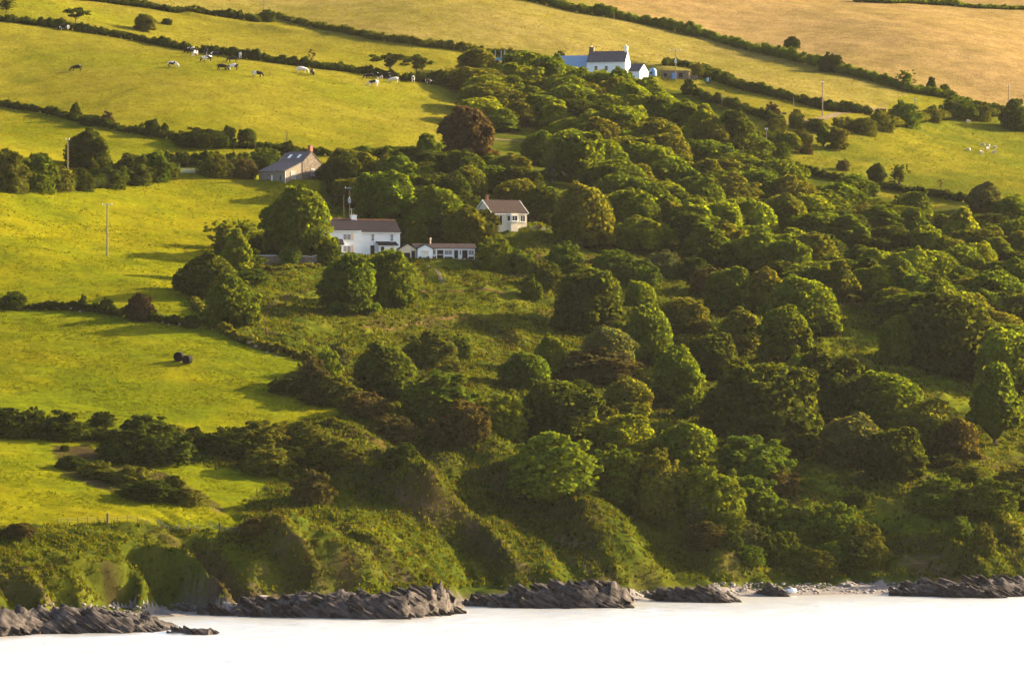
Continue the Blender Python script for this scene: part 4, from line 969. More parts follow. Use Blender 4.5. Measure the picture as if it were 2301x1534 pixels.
# walls: profile from the front eave up to the ridge and down behind
MB().prism([(0, -2.5), (Df-.002, -2.5), (Df-.002, 5.0), (0, 2.75)], -Lx, 0, 'x').build('outshut_wall', M['pebbledash'], r)
gable_wall(r, 'wall', -Lx, .12, Df, Df+Db, 4.95, 7.6, 'stone')
MB().prism([(-.3, 2.70), (Df-.02, 5.06), (Df-.02, 5.24), (-.3, 2.88)], -Lx-.2, .16, 'x').build('outshut_roof', M['slate_pale'], r)
gable_roof(r, -Lx+1.2, .12, Df, Df+Db, 5.02, 7.6, 'slate_pale', verge=.1, over=.05)
chimney(r, -.35, Df+Db/2, 7.0, 9.1, .8, .9, 'brick', 0)
sl2 = (7.6-4.95)/(Db/2)
for x in (-5.6, -2.6):
    s = MB(); y0, y1 = Df+1.3, Df+2.3; s.prism([(y0, 4.95+(y0-Df)*sl2+.24), (y1, 4.95+(y1-Df)*sl2+.24), (y1, 4.95+(y1-Df)*sl2+.32), (y0, 4.95+(y0-Df)*sl2+.32)], x-.4, x+.4, 'x')
    f = s.build('skylight', M['white_trim'], r)
    s = MB(); s.prism([(y0+.1, 4.95+(y0+.1-Df)*sl2+.322), (y1-.1, 4.95+(y1-.1-Df)*sl2+.322), (y1-.1, 4.95+(y1-.1-Df)*sl2+.335), (y0+.1, 4.95+(y0+.1-Df)*sl2+.335)], x-.3, x+.3, 'x'); s.build('pane', M['white_trim'], f)
d = door(r, 'red', (-5.4, 0, -.3), 0, .9, 2.3, 'pebbledash'); MB().box(-.3, .3, -.07, -.052, 1.3, 2.1).build('pane', M['blind'], d)
MB().box(-4.45, -4.15, -.1, -.003, .3, 1.9).build('sign_board', M['white_trim'], r)
window(r, 'pebbledash', (-1.5, 0, .5), 0, .7, 1.4, (1,1)); 
window(r, 'metal', (.0, 2.8, 1.1), R(90), 1.7, 1.75, (2,1), pane='blind'); window(r, 'white_trim', (.0, 3.0, -1.4), R(90), 1.1, 1.1, (1,1), pane='blind')
window(r, 'metal', (.12, Df+3.7, 2.0), R(90), 1.3, 1.6, (2,2), pane='blind')
MB().tube((.1, -.1, -1.5), (.1, -.1, 2.7), .07, .07, 6).build('downpipe', M['white_trim'], r)

# 5. white farmhouse on the skyline of the wood, blue-roofed barn and gabled annexe
r, m = place_root('white_farmhouse', 1405, 168, R(-14), 'white farmhouse with grey slate roof and two end chimneys above the wood', 'house')
gable_wall(r, 'wall', -11.2, 0, 0, 6.6, 3.7, 6.7, 'white'); gable_roof(r, -11.2, 0, 0, 6.6, 3.7, 6.7, 'slate_mid', verge=.05, over=.2)
chimney(r, -10.5, 3.3, 5.9, 7.9, 1.3, .8, 'stone', 1, True, 'white'); chimney(r, -.45, 3.3, 5.9, 8.0, .8, .9, 'white', 1, True, 'white')
for x in (-8.5, -5.5, -2.4): window(r, 'white_trim', (x, 0, 1.2), 0, 1.0, 1.4, (1,2))
MB().box(-11.2, 0, -.3, -.2, 3.45, 3.56).build('gutter', M['white_trim'], r)
c0 = r.location.copy()
r = empty('blue_roofed_barn', (c0.x, c0.y, c0.z), R(-14), 'low white barn with a plain pale blue roof adjoining the farmhouse', 'barn')
gable_wall(r, 'wall', -20.5, -11.25, .6, 7.8, 2.2, 5.6, 'white'); gable_roof(r, -20.5, -11.42, .6, 7.8, 2.2, 5.6, 'blue_roof', verge=.15)
MB().box(-20.4, -11.5, .22, .32, 1.85, 1.97).build('gutter', M['white_trim'], r)
r, m = place_root('farm_annexe', 1437, 187, R(-32), 'small white gabled annexe with a dark roof in front of the farmhouse end', 'annexe')
gable_wall(r, 'wall', -3.8, 0, -.0, 5.0, 3.4, 5.4, 'white', 'x'); gable_roof(r, -3.8, 0, 0, 5.0, 3.4, 5.4, 'slate_mid', 'x', over=.15, verge=.05)
window(r, 'white_trim', (0, 2.5, 1.6), R(90), .9, 1.3, (1,2), pane='blind')
window(r, 'white_trim', (-1.9, 0, .9), 0, 1.0, 1.3, (1,2))

# 6. grey outbuilding beside the farm pole
r, m = place_root('grey_outbuilding', 1548, 179, R(-3), 'low grey flat-roofed outbuilding with three openings right of the farmhouse', 'shed')
MB().box(-7.9, 0, 0, 3.2, -1, 2.3).build('wall', M['stone'], r); MB().box(-8.05, .15, -.12, 3.3, 2.302, 2.5).build('roof', M['slate_pale'], r)
for x, w, h, z in ((-6.7, .8, 1.0, .8), (-4.2, 1.3, 1.9, 0), (-2.3, 1.1, 1.2, .6)): MB().box(x-w/2, x+w/2, -.06, -.003, z, z+h).build('opening', M['blue_paint'] if w > 1.2 else M['dark'], r)
MB().box(.3, 2.3, .6, 2.0, -1, 1.15).build('lean_to', M['stone'], r)
# 7. blue domed tank beside the annexe
r, m = place_root('blue_tank', 1467, 171, 0, 'blue dome-topped tank between the annexe and the grey outbuilding', 'tank')
b = MB(); prof = [(1.15, 0), (1.15, 1.0), (1.05, 1.5), (.8, 1.95), (.4, 2.2), (.05, 2.27)]
for (r0, z0), (r1, z1) in zip(prof[:-1], prof[1:]): b.tube((0, 0, z0), (0, 0, z1), r0, r1, 14)
b.build('shell', M['blue_paint'], r); MB().tube((-.5, -1.0, .8), (-.5, -1.2, .8), .38, .38, 10).build('hatch', M['dark'], r)
# 8. machinery half hidden by the trees at the top of the wood
r, m = place_root('farm_trailer', 1124, 142, R(4), 'blue farm trailer with pale upright stakes behind the top trees', 'trailer')
MB().box(-1.6, 1.6, 0, 1.8, .7, 1.5).build('body', M['blue_paint'], r)
for x in (-1.4, .3, 1.3): MB().box(x-.09, x+.09, .0, .16, .8, 3.6).build('stake', M['metal'], r)
for x in (-.9, .9): MB().tube((x, -.2, .45), (x, .05, .45), .45, .45, 12).build('wheel', M['dark'], r)
r, m = place_root('blue_drum', 1102, 137, 0, 'pale blue drum beside the farm trailer above the wood', 'drum')
MB().tube((0,0,0), (0,0,1.3), .55, .55, 12).build('body', M['blue_paint'], r); MB().tube((0,0,1.302), (0,0,1.42), .5, .3, 12).build('lid', M['metal'], r)
r, m = place_root('turquoise_drum', 1590, 188, 0, 'turquoise drum in a dark ring at the field corner', 'drum')
MB().tube((0,0,.5), (0,0,1.6), .3, .33, 10).build('body', M['turquoise'], r); MB().tube((0,.45,.35), (0,.6,.35+.01), .0, .0, 3)
o = MB()
for k in range(16):
    a, b_ = k*math.pi/8, (k+1)*math.pi/8; o.tube((math.cos(a)*.85, .2, 1.0+math.sin(a)*.85), (math.cos(b_)*.85, .2, 1.0+math.sin(b_)*.85), .13, .13, 6)
o.build('ring', M['dark'], r); MB().box(-.3, .3, -.2, .3, 0, .5).build('stand', M['dark_wood'], r)
r, m = place_root('rusty_brazier', 1213, 513, 0, 'rust coloured box on the lawn right of the bungalow', 'box')
MB().box(-.42, .42, -.35, .35, .15, .8).build('body', M['rust'], r)
for x in (-.36, .36): MB().box(x-.05, x+.05, -.3, .3, 0, .152).build('leg', M['rust'], r)
r, m = place_root('pink_buoy', 1096, 583, 0, 'pink buoy lying at the end of the chalet terrace', 'buoy')
b = MB(); n = 7
for k in range(n): 
    a0, a1 = -math.pi/2+k*math.pi/n, -math.pi/2+(k+1)*math.pi/n; b.tube((0,0,.32+.32*math.sin(a0)), (0,0,.32+.32*math.sin(a1)), max(.32*math.cos(a0), .01), max(.32*math.cos(a1), .01), 12)
b.build('float', M['pink'], r); MB().tube((0,0,.64), (0,0,.74), .06, .06, 6).build('eye', M['dark'], r)
for px, py, w, lab in ((1840-103, 256, 1.6, 'flat grey water trough on the grass by the track bend'), (1830-95+27, 257, 1.2, 'low brown crate beside the grey trough by the track')):
    r, m = place_root('water_trough', px, py, .1, lab, 'trough')
    MB().box(-w/2, w/2, -.4, .4, .1, .5).build('basin', M['metal'] if w > 1.5 else M['timber'], r)
    MB().box(-w/2+.1, w/2-.1, -.3, .3, 0, .1).build('foot', M['dark_wood'], r)

# ---------------------------------------------------------------- poles
def utility_pole(px, y0, y1, label, arms=((0,1.6),), m='pole_wood', insul=True, box=False, lean=0.0, r0=.15):
    c = cast(px, y1); s = c.y/FPX; h = (y1-y0)*s
    r = empty('utility_pole', c, 0, label, 'utility pole', 'wooden poles of the power lines')
    MB().tube((0,0,-.4), (lean*h,0,h), r0, r0*.72, 8).build('pole', M[m], r)
    for dz, w in arms:
        a = MB().box(-w/2+lean*h, w/2+lean*h, -.08, .08, h-dz-.35, h-dz-.21).build('crossarm', M['metal' if insul else m], r)
        if insul:
            for x in (-w/2+.08, 0, w/2-.08):
                MB().tube((x+lean*h, 0, h-dz-.208), (x+lean*h, 0, h-dz+.04), .07, .05, 6).build('insulator', M['white_trim'], a)
    if box:
        t = MB().box(-.3, .3, -.6, -.17, h*.55, h*.55+1.1).build('transformer', M['metal'], r)
        MB().tube((0, -.4, h*.55+1.102), (0, -.4, h*.55+1.4), .08, .05, 6).build('bushing', M['white_trim'], t)
    return r
utility_pole(241, 457, 575, 'tall pale pole with a crossarm alone in the left field', ((0,2.2),), r0=.2)
utility_pole(152, 311, 386, 'pale pole standing before the ragged tree on the left', ((0,1.0),), r0=.17)
utility_pole(1518, 111, 181, 'farm pole with white insulators before the grey outbuilding', ((0,3.2),), 'pole_wood', True, True)
utility_pole(1848, 184, 262, 'tall pole beside the bend of the gravel track', ((0,.9),), r0=.19)
utility_pole(2056, 222, 278, 'pole among the hedge bushes at the edge of the sheep field', ((0,.8),), r0=.17)
utility_pole(1622, 208, 240, 'short thin pole in the hedge below the turquoise drum', (), r0=.12)
utility_pole(1722, 288, 345, 'slim pole on the scrubby bank below the track', ((0,.8),), r0=.13)
utility_pole(1191, 373, 425, 'pole with crossarm in the trees above the bungalow', ((0,2.0),), 'pole_wood', False, r0=.14)
utility_pole(1973, 392, 434, 'pole rising against the lone round tree of the lower field', ((0,1.4),), 'pole_wood', True, r0=.17)
utility_pole(785, 420, 500, 'pole with crossarm and grey transformer behind the white house', ((0,2.0),), 'pole_dark', True, True)
utility_pole(772, 437, 500, 'second pole of the transformer pair behind the white house', (), 'pole_dark', False, r0=.12)
utility_pole(645, 297, 350, 'dark bare pole behind the stone house', (), 'pole_dark', False, r0=.16)
utility_pole(2266, 192, 240, 'distant pole at the lower edge of the pinkish hay field', ((0,.8),), r0=.13)
utility_pole(593, -4, 22, 'distant pole at the upper left hedge, its top cut off by the picture edge', ((0,1.0),), r0=.12)
utility_pole(1783, 218, 238, 'very short pole stub in the lower hedge of the narrow field', (), r0=.1)

# ---------------------------------------------------------------- walls, fences, gate, bales
def garden_wall(pts, h, th, label, m='stone', cap='metal'):
    pl = line(pts, 1.2); o = empty('garden_wall', (pl[0][0], pl[0][1], float(hgt(*pl[0])[0])), 0, label, 'wall')
    w, c = MB(), MB(); z0 = o.location.z
    for (xa, ya), (xb, yb) in zip(pl[:-1], pl[1:]):
        za, zb = float(hgt(xa, ya)[0])-z0, float(hgt(xb, yb)[0])-z0; xa -= o.location.x; xb -= o.location.x; ya -= o.location.y; yb -= o.location.y
        w.poly([(xa,ya,za-.8),(xb,yb,zb-.8),(xb,yb+th,zb-.8),(xa,ya+th,za-.8),(xa,ya,za+h),(xb,yb,zb+h),(xb,yb+th,zb+h),(xa,ya+th,za+h)], [(0,3,2,1),(4,5,6,7),(0,1,5,4),(1,2,6,5),(2,3,7,6),(3,0,4,7)])
        c.poly([(xa,ya-.06,za+h+.003),(xb,yb-.06,zb+h+.003),(xb,yb+th+.06,zb+h+.003),(xa,ya+th+.06,za+h+.003),(xa,ya-.06,za+h+.15),(xb,yb-.06,zb+h+.15),(xb,yb+th+.06,zb+h+.15),(xa,ya+th+.06,za+h+.15)], [(0,3,2,1),(4,5,6,7),(0,1,5,4),(1,2,6,5),(2,3,7,6),(3,0,4,7)])
    w.build('wall_body', M[m], o); c.build('coping', M[cap], o)
    return o
garden_wall([(566,592),(712,592)], 1.75, .45, 'low stone garden wall with pale coping left of the white house')
for px, py, s, lab in ((579, 592, .5, 'white rounded stone at the left foot of the garden wall'), (601, 593, .38, 'small bluish stone below the garden wall'), (669, 592, .62, 'broad cream stone below the garden wall beside the small bush'), (699, 593, .72, 'large pale slab at the right foot of the garden wall')):
    c = cast(px, py+3); b = MB()
    b.poly([(-s,-.4*s,-.2),(s,-.4*s,-.2),(s*.8,.5*s,-.2),(-s*.9,.5*s,-.2),(-s*.8,-.3*s,.75*s),(s*.7,-.3*s,.9*s),(s*.6,.3*s,.95*s),(-s*.6,.3*s,.8*s)], [(0,3,2,1),(4,5,6,7),(0,1,5,4),(1,2,6,5),(2,3,7,6),(3,0,4,7)])
    tag(b.build('stone', M['rock_pale'] if s != .72 else M['cream'], None, (c.x, c.y-.6, c.z)), lab, 'stone')
# field gate in the back hedge
c = cast(400, 390); d = cast(440, 389); v = d-c
g = empty('field_gate', c, math.atan2(v.y, v.x), 'grey five-bar field gate in the hedge left of the stone house', 'gate'); wl = v.xy.length
for x in (0, wl): MB().box(x-.12, x+.12, -.12, .12, -.3, 1.5).build('gatepost', M['timber'], g)
for k in range(5): MB().box(.13, wl-.13, -.04, .04, .22+k*.24, .33+k*.24).build('bar', M['metal'], g)
MB().poly([(.2,-.07,.25),(.35,-.07,.25),(wl-.2,-.07,1.25),(wl-.35,-.07,1.25),(.2,-.045,.25),(.35,-.045,.25),(wl-.2,-.045,1.25),(wl-.35,-.045,1.25)], [(0,1,2,3),(7,6,5,4),(0,4,5,1),(1,5,6,2),(2,6,7,3),(3,7,4,0)]).build('brace', M['metal'], g)
# cliff-top fence
pl = line([(130,1178),(236,1176),(330,1180),(420,1190),(498,1197),(560,1190)], .5)
f = empty('wire_fence', (pl[0][0], pl[0][1], float(hgt(*pl[0])[0])), 0, 'post and wire fence along the cliff top of the lower left field', 'fence'); o0 = f.location
Ls = np.r_[0, np.cumsum(np.hypot(*np.diff(pl, axis=0).T))]; tops = []
for k in range(20):
    t = Ls[-1]*k/19; x = np.interp(t, Ls, pl[:,0]); y = np.interp(t, Ls, pl[:,1]); z = float(hgt(x, y)[0]); big = k in (5, 16)
    h, w = (1.7, .16) if big else (1.15, .06); MB().box(x-o0.x-w, x-o0.x+w, y-o0.y-w, y-o0.y+w, z-o0.z-.3, z-o0.z+h).build('strainer_post' if big else 'post', M['pole_dark'] if big else M['timber'], f)
    tops.append(Vector((x, y, z))-o0)
for hh in (.5, .8, 1.05):
    b = MB()
    for a, q in zip(tops[:-1], tops[1:]): b.tube(a+Vector((0,-.07,hh)), q+Vector((0,-.07,hh)), .008, .008, 3)
    b.build('wire', M['metal'], f)
for px, py, h, lab in ((608, 1158, .9, 'thin short stake on the bank at the fence end'), (835, 1195, 1.3, 'pale leaning stake on the sea slope'), (430, 668, 1.4, 'short stake at the top of the diagonal stone bank')):
    c = cast(px, py); s = empty('stake', c, 0, lab, 'stake'); MB().tube((0,0,-.3), (.12*h,0,h), .07, .05, 6).build('shaft', M['timber'], s)
# black wrapped bales
for px, py, rz, lab in ((402, 812, 1.35, 'upper left of the two black wrapped bales in the field'), (421, 817, 1.15, 'lower right of the two black wrapped bales in the field')):
    c = cast(px, py); o = empty('wrapped_bale', c, rz, lab, 'bale', 'black wrapped bales')
    b = MB(); r_ = .95 if px < 410 else .85; hw = .75
    prof = [(-hw, .25), (-hw, r_*.92), (-hw+.12, r_), (hw-.12, r_), (hw, r_*.92), (hw, .25)]
    P = []; n = 18
    for k in range(n):
        a = 2*math.pi*k/n
        for x, q in prof: P.append((x, math.cos(a)*q, math.sin(a)*q+r_*.95))
    F = []; q = len(prof)
    for k in range(n):
        for j in range(q-1): F.append((k*q+j, k*q+j+1, ((k+1) % n)*q+j+1, ((k+1) % n)*q+j))
    F += [tuple(k*q for k in range(n))[::-1], tuple(k*q+q-1 for k in range(n))]
    b.poly(P, F).build('wrap', M['black_wrap'], o, smooth=False)
    MB().box(-hw-.02, -hw-.001, -.06, .06, r_*.7, r_*1.2).build('wrap_tail', M['black_wrap'], o)

# ---------------------------------------------------------------- cattle and sheep
def skinned(name, verts, edges, radii, root, sub=1):
    me = bpy.data.meshes.new('tmp'); me.from_pydata([Vector(v) for v in verts], edges, []); o = bpy.data.objects.new('tmp', me); COL.objects.link(o)
    sk = o.modifiers.new('s', 'SKIN'); sk.use_smooth_shade = True
    for k, rr in enumerate(radii):
        d = me.skin_vertices[0].data[k]; d.radius = rr if isinstance(rr, tuple) else (rr, rr); d.use_root = (k == root)
    sb = o.modifiers.new('u', 'SUBSURF'); sb.levels = sub; sb.render_levels = sub
    dg = bpy.context.evaluated_depsgraph_get(); dg.update()
    out = bpy.data.meshes.new_from_object(o.evaluated_get(dg)); out.name = name
    bpy.data.objects.remove(o); return out
def cow_mesh(name, graze, gait=0.0):
    v = [(-.92,0,1.16), (-.45,0,1.12), (.1,0,1.08), (.6,0,1.12)]; e = [(0,1),(1,2),(2,3)]; rd = [(.30,.30), (.37,.40), (.38,.43), (.32,.36)]
    if graze: v += [(.98,0,.98), (1.2,.02,.58), (1.36,.03,.3), (1.44,.03,.14)]; rd += [.21, .15, .14, .09]
    else: v += [(.95,0,1.42), (1.15,0,1.62), (1.4,0,1.52), (1.58,0,1.42)]; rd += [.2, .16, .13, .09]
    e += [(3,4),(4,5),(5,6),(6,7)]
    for s in (-1, 1):
        b = len(v); g = gait*s
        v += [(-.80,s*.2,.82), (-.92+g,s*.2,.48), (-.86+g,s*.2,.05)]; rd += [.15, .075, .065]; e += [(0,b),(b,b+1),(b+1,b+2)]
        b = len(v); v += [(.58,s*.18,.72), (.60-g,s*.18,.40), (.60-g,s*.18,.05)]; rd += [.13, .075, .06]; e += [(3,b),(b,b+1),(b+1,b+2)]
    b = len(v); v += [(-1.2,0,1.25), (-1.27,0,.8), (-1.25,0,.5)]; rd += [.06, .035, .05]; e += [(0,b),(b,b+1),(b+1,b+2)]
    b = len(v); v += [(-.5,0,.70)]; rd += [.14]; e += [(1,b)]
    hx, hz = (v[5][0], v[5][2])
    for s in (-1, 1):
        b = len(v); v += [(hx-.02, s*.26, hz+.1)]; rd += [.045]; e += [(5,b)]
    return skinned(name, v, e, rd, 1)
cm, T, N, L, B = new_mat('cow_hide')
oi = N.new('ShaderNodeObjectInfo'); sp = N.new('ShaderNodeSeparateColor'); L.new(oi.outputs['Color'], sp.inputs[0]); tc = N.new('ShaderNodeTexCoord')
ad = N.new('ShaderNodeVectorMath'); ad.operation = 'ADD'; cb = N.new('ShaderNodeCombineXYZ'); ml = N.new('ShaderNodeMath'); ml.operation = 'MULTIPLY'; ml.inputs[1].default_value = 37.0
L.new(sp.outputs[1], ml.inputs[0]); L.new(ml.outputs[0], cb.inputs[0]); L.new(ml.outputs[0], cb.inputs[1]); L.new(tc.outputs['Object'], ad.inputs[0]); L.new(cb.outputs[0], ad.inputs[1])
no = N.new('ShaderNodeTexNoise'); no.inputs['Scale'].default_value = .75; no.inputs['Detail'].default_value = 1; L.new(ad.outputs[0], no.inputs['Vector'])
gt = N.new('ShaderNodeMath'); gt.operation = 'GREATER_THAN'; L.new(no.outputs[0], gt.inputs[0]); L.new(sp.outputs[0], gt.inputs[1])
mx = N.new('ShaderNodeMix'); mx.data_type = 'RGBA'; mx.inputs[6].default_value = (.62,.57,.52,1); mx.inputs[7].default_value = (.015,.013,.014,1); L.new(gt.outputs[0], mx.inputs[0]); L.new(mx.outputs[2], B.inputs['Base Color'])
B.inputs['Roughness'].default_value = .9; B.inputs['Specular IOR Level'].default_value = .05
graze, graze2, stand = cow_mesh('cow_grazing', True), cow_mesh('cow_grazing_step', True, .12), cow_mesh('cow_standing', False, .06)
for q in (graze, graze2, stand): q.materials.append(cm)
# pixel of the feet, heading (0 = right, 180 = left, 90 = away), pose, share of black, label
COWS = [
 (144,69,180,'g',.50,'black and white cow grazing by the top hedge, farthest left of the herd'),
 (272,85,180,'g',.46,'dark patched cow grazing against the top hedge below the lone hedge tree'),
 (171,161,185,'g',.30,'mostly black cow grazing alone in the left of the upper field'),
 (389,152,-15,'g',.62,'mostly white cow grazing a little apart, left of the main group'),
 (428,121,185,'g',.50,'black and white cow at the left end of the main group, by the hedge'),
 (437,127,240,'s',.52,'patched cow overlapping the left end cow of the main group'),
 (463,124,100,'s',.55,'cow with a white face standing upright beside the hedge'),
 (464,140,200,'g',.48,'cow with dark head grazing just below the standing white-faced cow'),
 (480,131,175,'g',.45,'dark patched cow behind the pair in the main group'),
 (522,141,175,'g',.50,'cow with a black saddle and white rump right of the main group'),
 (540,132,90,'s',.80,'white cow seen from behind against the hedge'),
 (500,159,-8,'g',.20,'solid black cow with head lowered to the right'),
 (523,158,170,'g',.60,'white cow with black ears and spots close behind the black one'),
 (579,174,-12,'g',.44,'black cow with a white saddle grazing downhill to the right'),
 (679,165,5,'g',.80,'all white cow standing side on below the hedge'),
 (702,170,80,'g',.22,'black cow seen end on beside the white one'),
 (829,179,185,'g',.28,'black cow partly hidden in the right hand group by the hedge'),
 (838,195,190,'g',.62,'white cow with dark head, lowest of the right hand group'),
 (852,179,120,'s',.50,'dark cow holding up its white face in the right hand group'),
 (870,178,180,'g',.30,'dark cow half hidden behind the big white one'),
 (884,187,180,'g',.80,'big all white cow grazing side on below the two hedge trees'),
 (928,186,95,'s',.78,'white cow seen from behind under the spreading hedge tree'),
 (963,191,60,'g',.42,'black and white cow at the right end of the herd by the wood'),
]
for k, (px, py, hd, pose, wfrac, lab) in enumerate(COWS):
    c = cast(px, py); q = stand if pose == 's' else (graze, graze2)[k % 2]
    o = link(bpy.data.objects.new('cow', q)); o.location = (c.x, c.y, c.z-.03); o.rotation_euler = (0, 0, R(hd)); s = 1.18+.12*((k*37) % 10)/10; o.scale = (s, s, s)
    o.color = (.45+.55*(wfrac-.5), (k*.137) % 1, 0, 1); tag(o, lab, 'cow', 'herd of cattle grazing below the top hedge')
def sheep_mesh():
    v = [(-.42,0,.62), (0,0,.62), (.36,0,.62), (.58,0,.52), (.74,0,.32), (.80,0,.2)]; e = [(0,1),(1,2),(2,3),(3,4),(4,5)]; rd = [.28, .33, .28, .14, .11, .07]
    for s in (-1, 1):
        b = len(v); v += [(-.40,s*.14,.3), (-.40,s*.14,.03)]; rd += [.07, .045]; e += [(0,b),(b,b+1)]
        b = len(v); v += [(.34,s*.13,.3), (.34,s*.13,.03)]; rd += [.07, .045]; e += [(2,b),(b,b+1)]
        b = len(v); v += [(.62,s*.17,.5)]; rd += [.035]; e += [(3,b)]
    return skinned('sheep', v, e, rd, 1)
smesh = sheep_mesh(); smesh.materials.append(M['wool'])
for k, (px, py, hd, lab) in enumerate([(2177,340,150,'sheep standing apart on the left of the little flock'), (2204,346,20,'sheep at the lower left of the flock, grazing rightward'), (2210,329,170,'small looking sheep at the top of the flock'),
        (2218,338,30,'sheep in the middle of the bunched flock'), (2221,332,120,'sheep pressed behind the middle of the flock'), (2235,335,-40,'sheep at the right of the flock facing downhill'), (2235,346,190,'lowest right sheep of the flock'), (2175,277,0,'single sheep far above the flock beside the hedge')]):
    c = cast(px, py); o = link(bpy.data.objects.new('sheep', smesh)); o.location = (c.x, c.y, c.z-.02); o.rotation_euler = (0, 0, R(hd)); s = 1.08; o.scale = (s, s, s)
    tag(o, lab, 'sheep', 'small flock of sheep in the right field')

# ---------------------------------------------------------------- tracks and beaches laid over the ground
def ribbon(pts, width, name, m, up=.07):
    pl = line(pts, 1.0); n = len(pl); tv = np.gradient(pl, axis=0); tv /= np.hypot(*tv.T)[:, None]+1e-9; nv = np.stack([-tv[:,1], tv[:,0]], 1)
    w = width*(.85+.5*fbm(pl[:,0]*1.0, pl[:,1], 3.5, 2, 5)); K = 5; Vv = []
    for j in range(K):
        q = pl+nv*(w*(j/(K-1)-.5))[:, None]; Vv.append(np.stack([q[:,0], q[:,1], hgt(q[:,0], q[:,1])+up], 1))
    Vv = np.stack(Vv, 1).reshape(-1, 3); I = np.arange(n*K).reshape(n, K)
    me = mesh_np(name, Vv, np.stack([I[:-1,:-1], I[:-1,1:], I[1:,1:], I[1:,:-1]], -1).reshape(-1, 4), smooth=True); me.materials.append(m)
    return tag(link(bpy.data.objects.new(name, me)), kind='structure')
ribbon([(600,692),(640,672),(680,660),(715,652)], 1.3, 'path', M['path'])
ribbon([(945,655),(1030,655),(1120,657),(1200,664)], .9, 'path', M['path'])
ribbon([(800,738),(900,735),(970,722),(1050,714)], .7, 'path', M['path'])
ribbon([(596,700),(594,720),(602,750)], .5, 'path', M['path'])
ribbon([(1110,313),(1140,315),(1175,318)], 2.2, 'farm_track', M['track'])
ribbon([(1752,282),(1800,274),(1850,266),(1870,260),(1925,252),(1990,243)], 2.6, 'farm_track', M['track'])
ribbon([(962,597),(985,612),(997,640)], 1.0, 'steps_path', M['bark'])
ribbon([(1190,513),(1235,517)], 2.4, 'lawn_path', M['lawn'])

# ---------------------------------------------------------------- shore rocks
def slab_mesh(seed):
    """a jagged wedge of bedded rock, about one long, lying along x and dipping to +x"""
    r = random.Random(seed); n = 7; P = []
    for k in range(n):
        x = -.5+k/(n-1); t = 1-.65*max(0, x)*2*r.uniform(.6, 1.0)-.3*max(0, -x-.3)
        zt = .24*t*r.uniform(.8, 1.2)-.22*x; y0, y1 = -.26*t*r.uniform(.7, 1.2), .26*t*r.uniform(.7, 1.2)
        P += [(x, y0, -.34), (x, y1, -.34), (x, y1*.8, zt*.9), (x+r.uniform(-.03,.03), (y0+y1)*.2, zt+.05*r.random()), (x, y0*.85, zt*r.uniform(.7,.95))]
    F = [(0,1,2,3,4), tuple((n-1)*5+j for j in (4,3,2,1,0))]
    for k in range(n-1):
        for j in range(5): a, b = k*5+j, k*5+(j+1) % 5; F.append((a, a+5, b+5, b))
    me = bpy.data.meshes.new('rock_slab'); me.from_pydata(P, [], F); me.update()
    bm = bmesh.new(); bm.from_mesh(me); bmesh.ops.recalc_face_normals(bm, faces=bm.faces); bm.to_mesh(me); bm.free(); return me
SLAB = {}
for mm in ('rock', 'rock_dark'):
    SLAB[mm] = []
    for k in range(6):
        q = slab_mesh(k+(0 if mm == 'rock' else 50)); q.materials.append(M[mm]); SLAB[mm].append(q)
def outcrop_body(pxs, tops, foot, depth, seed):
    """a low rugged ridge of rock following the shore: crest heights from the photograph, feet in the water"""
    n = 90; r = np.random.default_rng(seed); u = np.linspace(0, 1, n); px = np.interp(u, np.linspace(0, 1, len(pxs)), pxs); yt = np.interp(px, pxs, tops); yf = np.interp(px, pxs, foot)
    Yf = CAM_H*FPX/(yf-CY); X = (px-CX)/FPX*Yf; s = Yf/FPX; H = np.maximum((yf-yt)*s*.8, .12)
    Kn = 14; rows = []
    for j in range(Kn):
        v = j/(Kn-1); yy = Yf+depth*v*1.0; prof = math.sin(min(1, v*1.9)*math.pi/2)**.75 if v < .75 else 1-.5*(v-.75)/.25
        nn = fbm(X*1.0+yy*.9, yy*1.6-X*.5, 2.6, 4, seed)+.9*np.abs(fbm((X+yy*.55)*1.0, yy*.25, 1.5, 3, seed+4))
        z = H*prof*(1+.0*v)*(.84+.46*nn)-.35*(v < .01); rows.append(np.stack([X+v*depth*.1+.35*fbm(X, yy, 1.2, 2, seed+8), yy+.5*nn, z-.25*(j == 0)], 1))
    V = np.stack(rows, 0).reshape(-1, 3); I = np.arange(Kn*n).reshape(Kn, n)
    return V, np.stack([I[:-1,:-1], I[:-1,1:], I[1:,1:], I[1:,:-1]], -1).reshape(-1, 4)
def outcrop(pxs, tops, foot, depth, nsl, label, seed, dark=.5, lo=1.6, hi=4.2):
    V, F = outcrop_body(pxs, tops, foot, depth, seed); o0 = V.mean(0); o0[2] = 0; me = mesh_np('rock_bed', V-o0, F)
    root = empty('rock_outcrop', tuple(o0), 0, label, 'rock'); b = link(bpy.data.objects.new('rock_bed', me), root); me.materials.append(M['rock'])
    r = random.Random(seed); x0, x1 = pxs[0], pxs[-1]
    for k in range(int(nsl*1.5)):
        px = r.uniform(x0, x1); yf = np.interp(px, pxs, foot); yt = np.interp(px, pxs, tops); Yf = CAM_H*FPX/(yf-CY); s = Yf/FPX; H = (yf-yt)*s; v = .8*r.random()**1.4
        L = r.uniform(lo, hi); z = H*min(1, v*1.6)*.72; x = (px-CX)/FPX*Yf
        mm = 'rock_dark' if r.random() < (dark if v < .5 else dark*.5) else 'rock'
        q = link(bpy.data.objects.new('rock_slab', SLAB[mm][k % 6]), root); q.location = (x-o0[0], Yf+depth*.75*v-o0[1]-.2, z); q.scale = (L, L*r.uniform(.25,.55), L*r.uniform(.30,.55)); q.rotation_euler = (r.uniform(-.2,.2), r.uniform(.15,.5), r.uniform(-.65,-.1))
    return root
